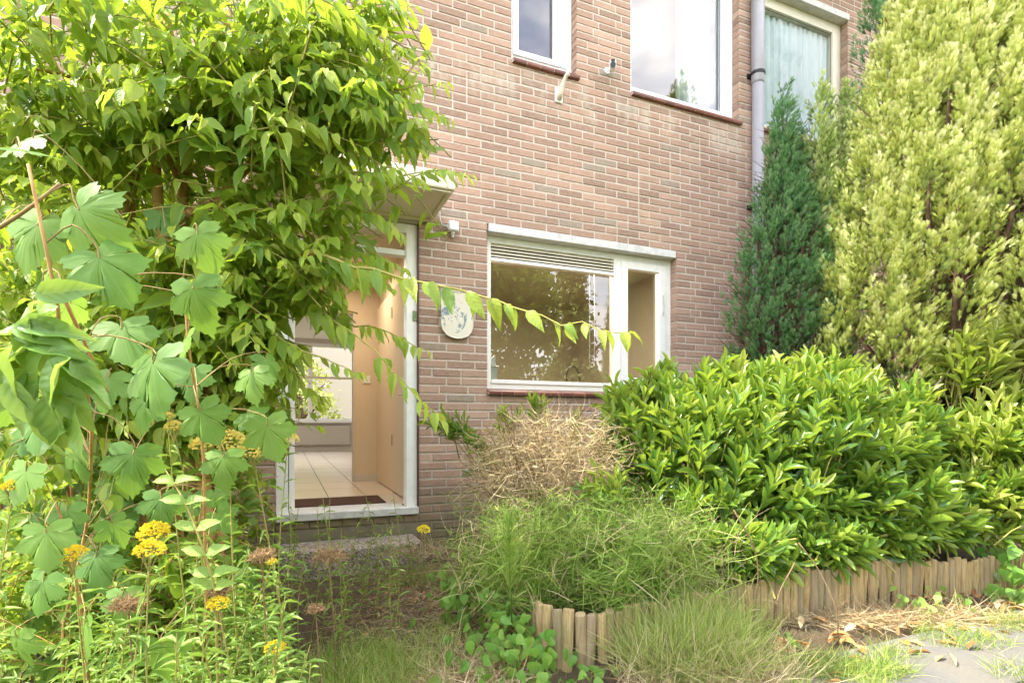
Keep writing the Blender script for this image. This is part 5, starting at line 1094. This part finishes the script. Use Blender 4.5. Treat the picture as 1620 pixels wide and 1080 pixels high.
conifer('dark green cypress against the wall beside the grey downpipe', (2.2, 4.5), [(2.27, 4.50, 1.9, 3.74, .15, 2.25, 4.5), (2.2, 4.48, 1.6, 3.0, .14, 2.24, 4.48), (2.36, 4.45, 1.6, 3.25, .15, 2.34, 4.45)] +
    columns(2.22, 4.45, [(1.4, .34), (2.0, .40), (2.5, .30), (3.0, .13), (3.7, .02)], 22, (.11, .17), (.5, .85), 1.20, 2.75) + columns(2.25, 4.40, [(1.0, .32), (1.6, .36), (2.4, .3)], 8, (.13, .18), (.5, .7), 1.1, 1.5), M['cypress'], 1.4, .042, .14)
conifer('slim two-toned cypress with pale tips between the dark and the golden one', (2.55, 4.4), [(2.47, 4.32, 2.1, 3.60, .12, 2.45, 4.3), (2.56, 4.36, 1.8, 3.25, .13, 2.55, 4.36), (2.70, 4.3, 2.3, 3.58, .11, 2.66, 4.3), (2.62, 4.25, 1.5, 2.9, .14, 2.6, 4.25), (2.55, 4.22, 1.4, 2.4, .13, 2.52, 4.25), (2.56, 4.3, 2.5, 3.3, .12, 2.56, 4.3), (2.48, 4.3, 1.8, 2.9, .14, 2.47, 4.3), (2.68, 4.25, 2.0, 3.2, .13, 2.66, 4.25)], M['cypress_mid'], 2.2, .045, .16, rb=.12, dead=.15)
conifer('huge golden green cypress filling the upper right of the garden', (3.3, 4.1),
    columns(3.42, 4.15, [(.9, 1.02), (1.7, 1.08), (2.2, 1.02), (3.3, .74), (4.1, .46), (5.2, .2)], 62, (.15, .23), (.75, 1.25), .95, 4.3, -190, -5) +
    [(3.4, 4.2, 1.0, 4.9, .5, 3.4, 4.2), (3.1, 4.1, .8, 3.6, .35, 3.15, 4.1), (2.8, 4.0, .8, 1.9, .28, 2.85, 4.05), (3.8, 4.1, 1.1, 4.2, .4, 3.8, 4.1)], M['golden'], .80, .050, .24)
conifer('dark green conifer standing low behind the golden cypress at the right edge', (3.4, 4.6), [(3.0, 3.9, .5, 1.5, .3, 3.0, 3.95), (3.4, 3.75, .4, 1.5, .35, 3.4, 3.8), (3.6, 5.1, 2.5, 5.8, .4, 3.6, 5.1), (2.75, 4.2, .4, 1.4, .25, 2.75, 4.2)], M['cypress'], .8, .055, .2)

# ---- trees across the street and beyond the back garden (they show in the window panes and doorway)
def tree(lab, x, y, h, r, mat, th=.3, n=5000, ls=.22, name='street_tree', cone=False):
    g = empty(name, (x, y, 0), lab, 'tree'); mb = MB(); mb.tube([(x, y, -.05), (x+.05, y, h*.35), (x-.04, y+.05, h*.7), (x, y, h*.95)], [.16, .13, .08, .02], 10)
    for k in range(9):
        a = k*2.4; z = h*(th+.06*k); mb.tube([(x, y, z), (x+math.cos(a)*r*.4, y+math.sin(a)*r*.4, z+.3), (x+math.cos(a)*r*.8, y+math.sin(a)*r*.8, z+.7)], [.06, .04, .01], 6, False)
    mb.make('trunk', M['bark_dark'], g, smooth=True); nc = 70; cl = []
    for _ in range(nc):
        f = rng.random(); z = h*(th + (1-th)*f); rr = r*((1-f) if cone else math.sin(math.pi*min(.95, .18+.8*f)))*rng.uniform(.5, 1); a = rng.uniform(0, 6.283); cl.append((x+rr*math.cos(a), y+rr*math.sin(a), z))
    cl = np.array(cl); P = cl[rng.integers(nc, size=n)] + rng.normal(0, r*.13, (n, 3)); foliage('crown', OV, P, rng.normal(0, 1, (n, 3)) - [0, 0, .4], rng.normal(0, .6, (n, 3)) + [0, 0, .8], rng.uniform(ls*.7, ls*1.3, n), rng.uniform(ls*.4, ls*.7, n), mat, g)
tree('broad green street tree opposite the house', 4.2, -8.5, 6.2, 2.6, M['shrub'], .06, 11000)
tree('tall street tree mirrored in the kitchen window', 1.6, -9, 6.5, 2.8, M['maple'], .06, 11000)
tree('golden conifer mirrored in the right part of the kitchen window', 5.4, -5.6, 4.2, .9, M['golden'], .02, 8000, .12, cone=True)
tree('leafy tree in the back garden seen through the hallway', -2.2, 16, 5.0, 2.2, M['shrub'], .15, 3500)
tree('bushy green tree seen through the rear window', .3, 13.5, 3.0, 1.2, M['golden'], .05, 2500, .15)
bb = empty('garden_building', (-1.5, 19, 0), 'pale rendered house behind the back garden', 'house')
MB().box(-9, 3, 19, 24, 0, 5.5).make('wall', M['beige_wall'], bb); MB().box(-9.3, 3.3, 18.7, 24.3, 5.5, 5.8).make('roof', M['brown'], bb)
for x in (-5, -2.5, 0): MB().box(x, x+1.2, 18.96, 18.995, 1.0, 2.4).make('window', M['grey_pvc'], bb)
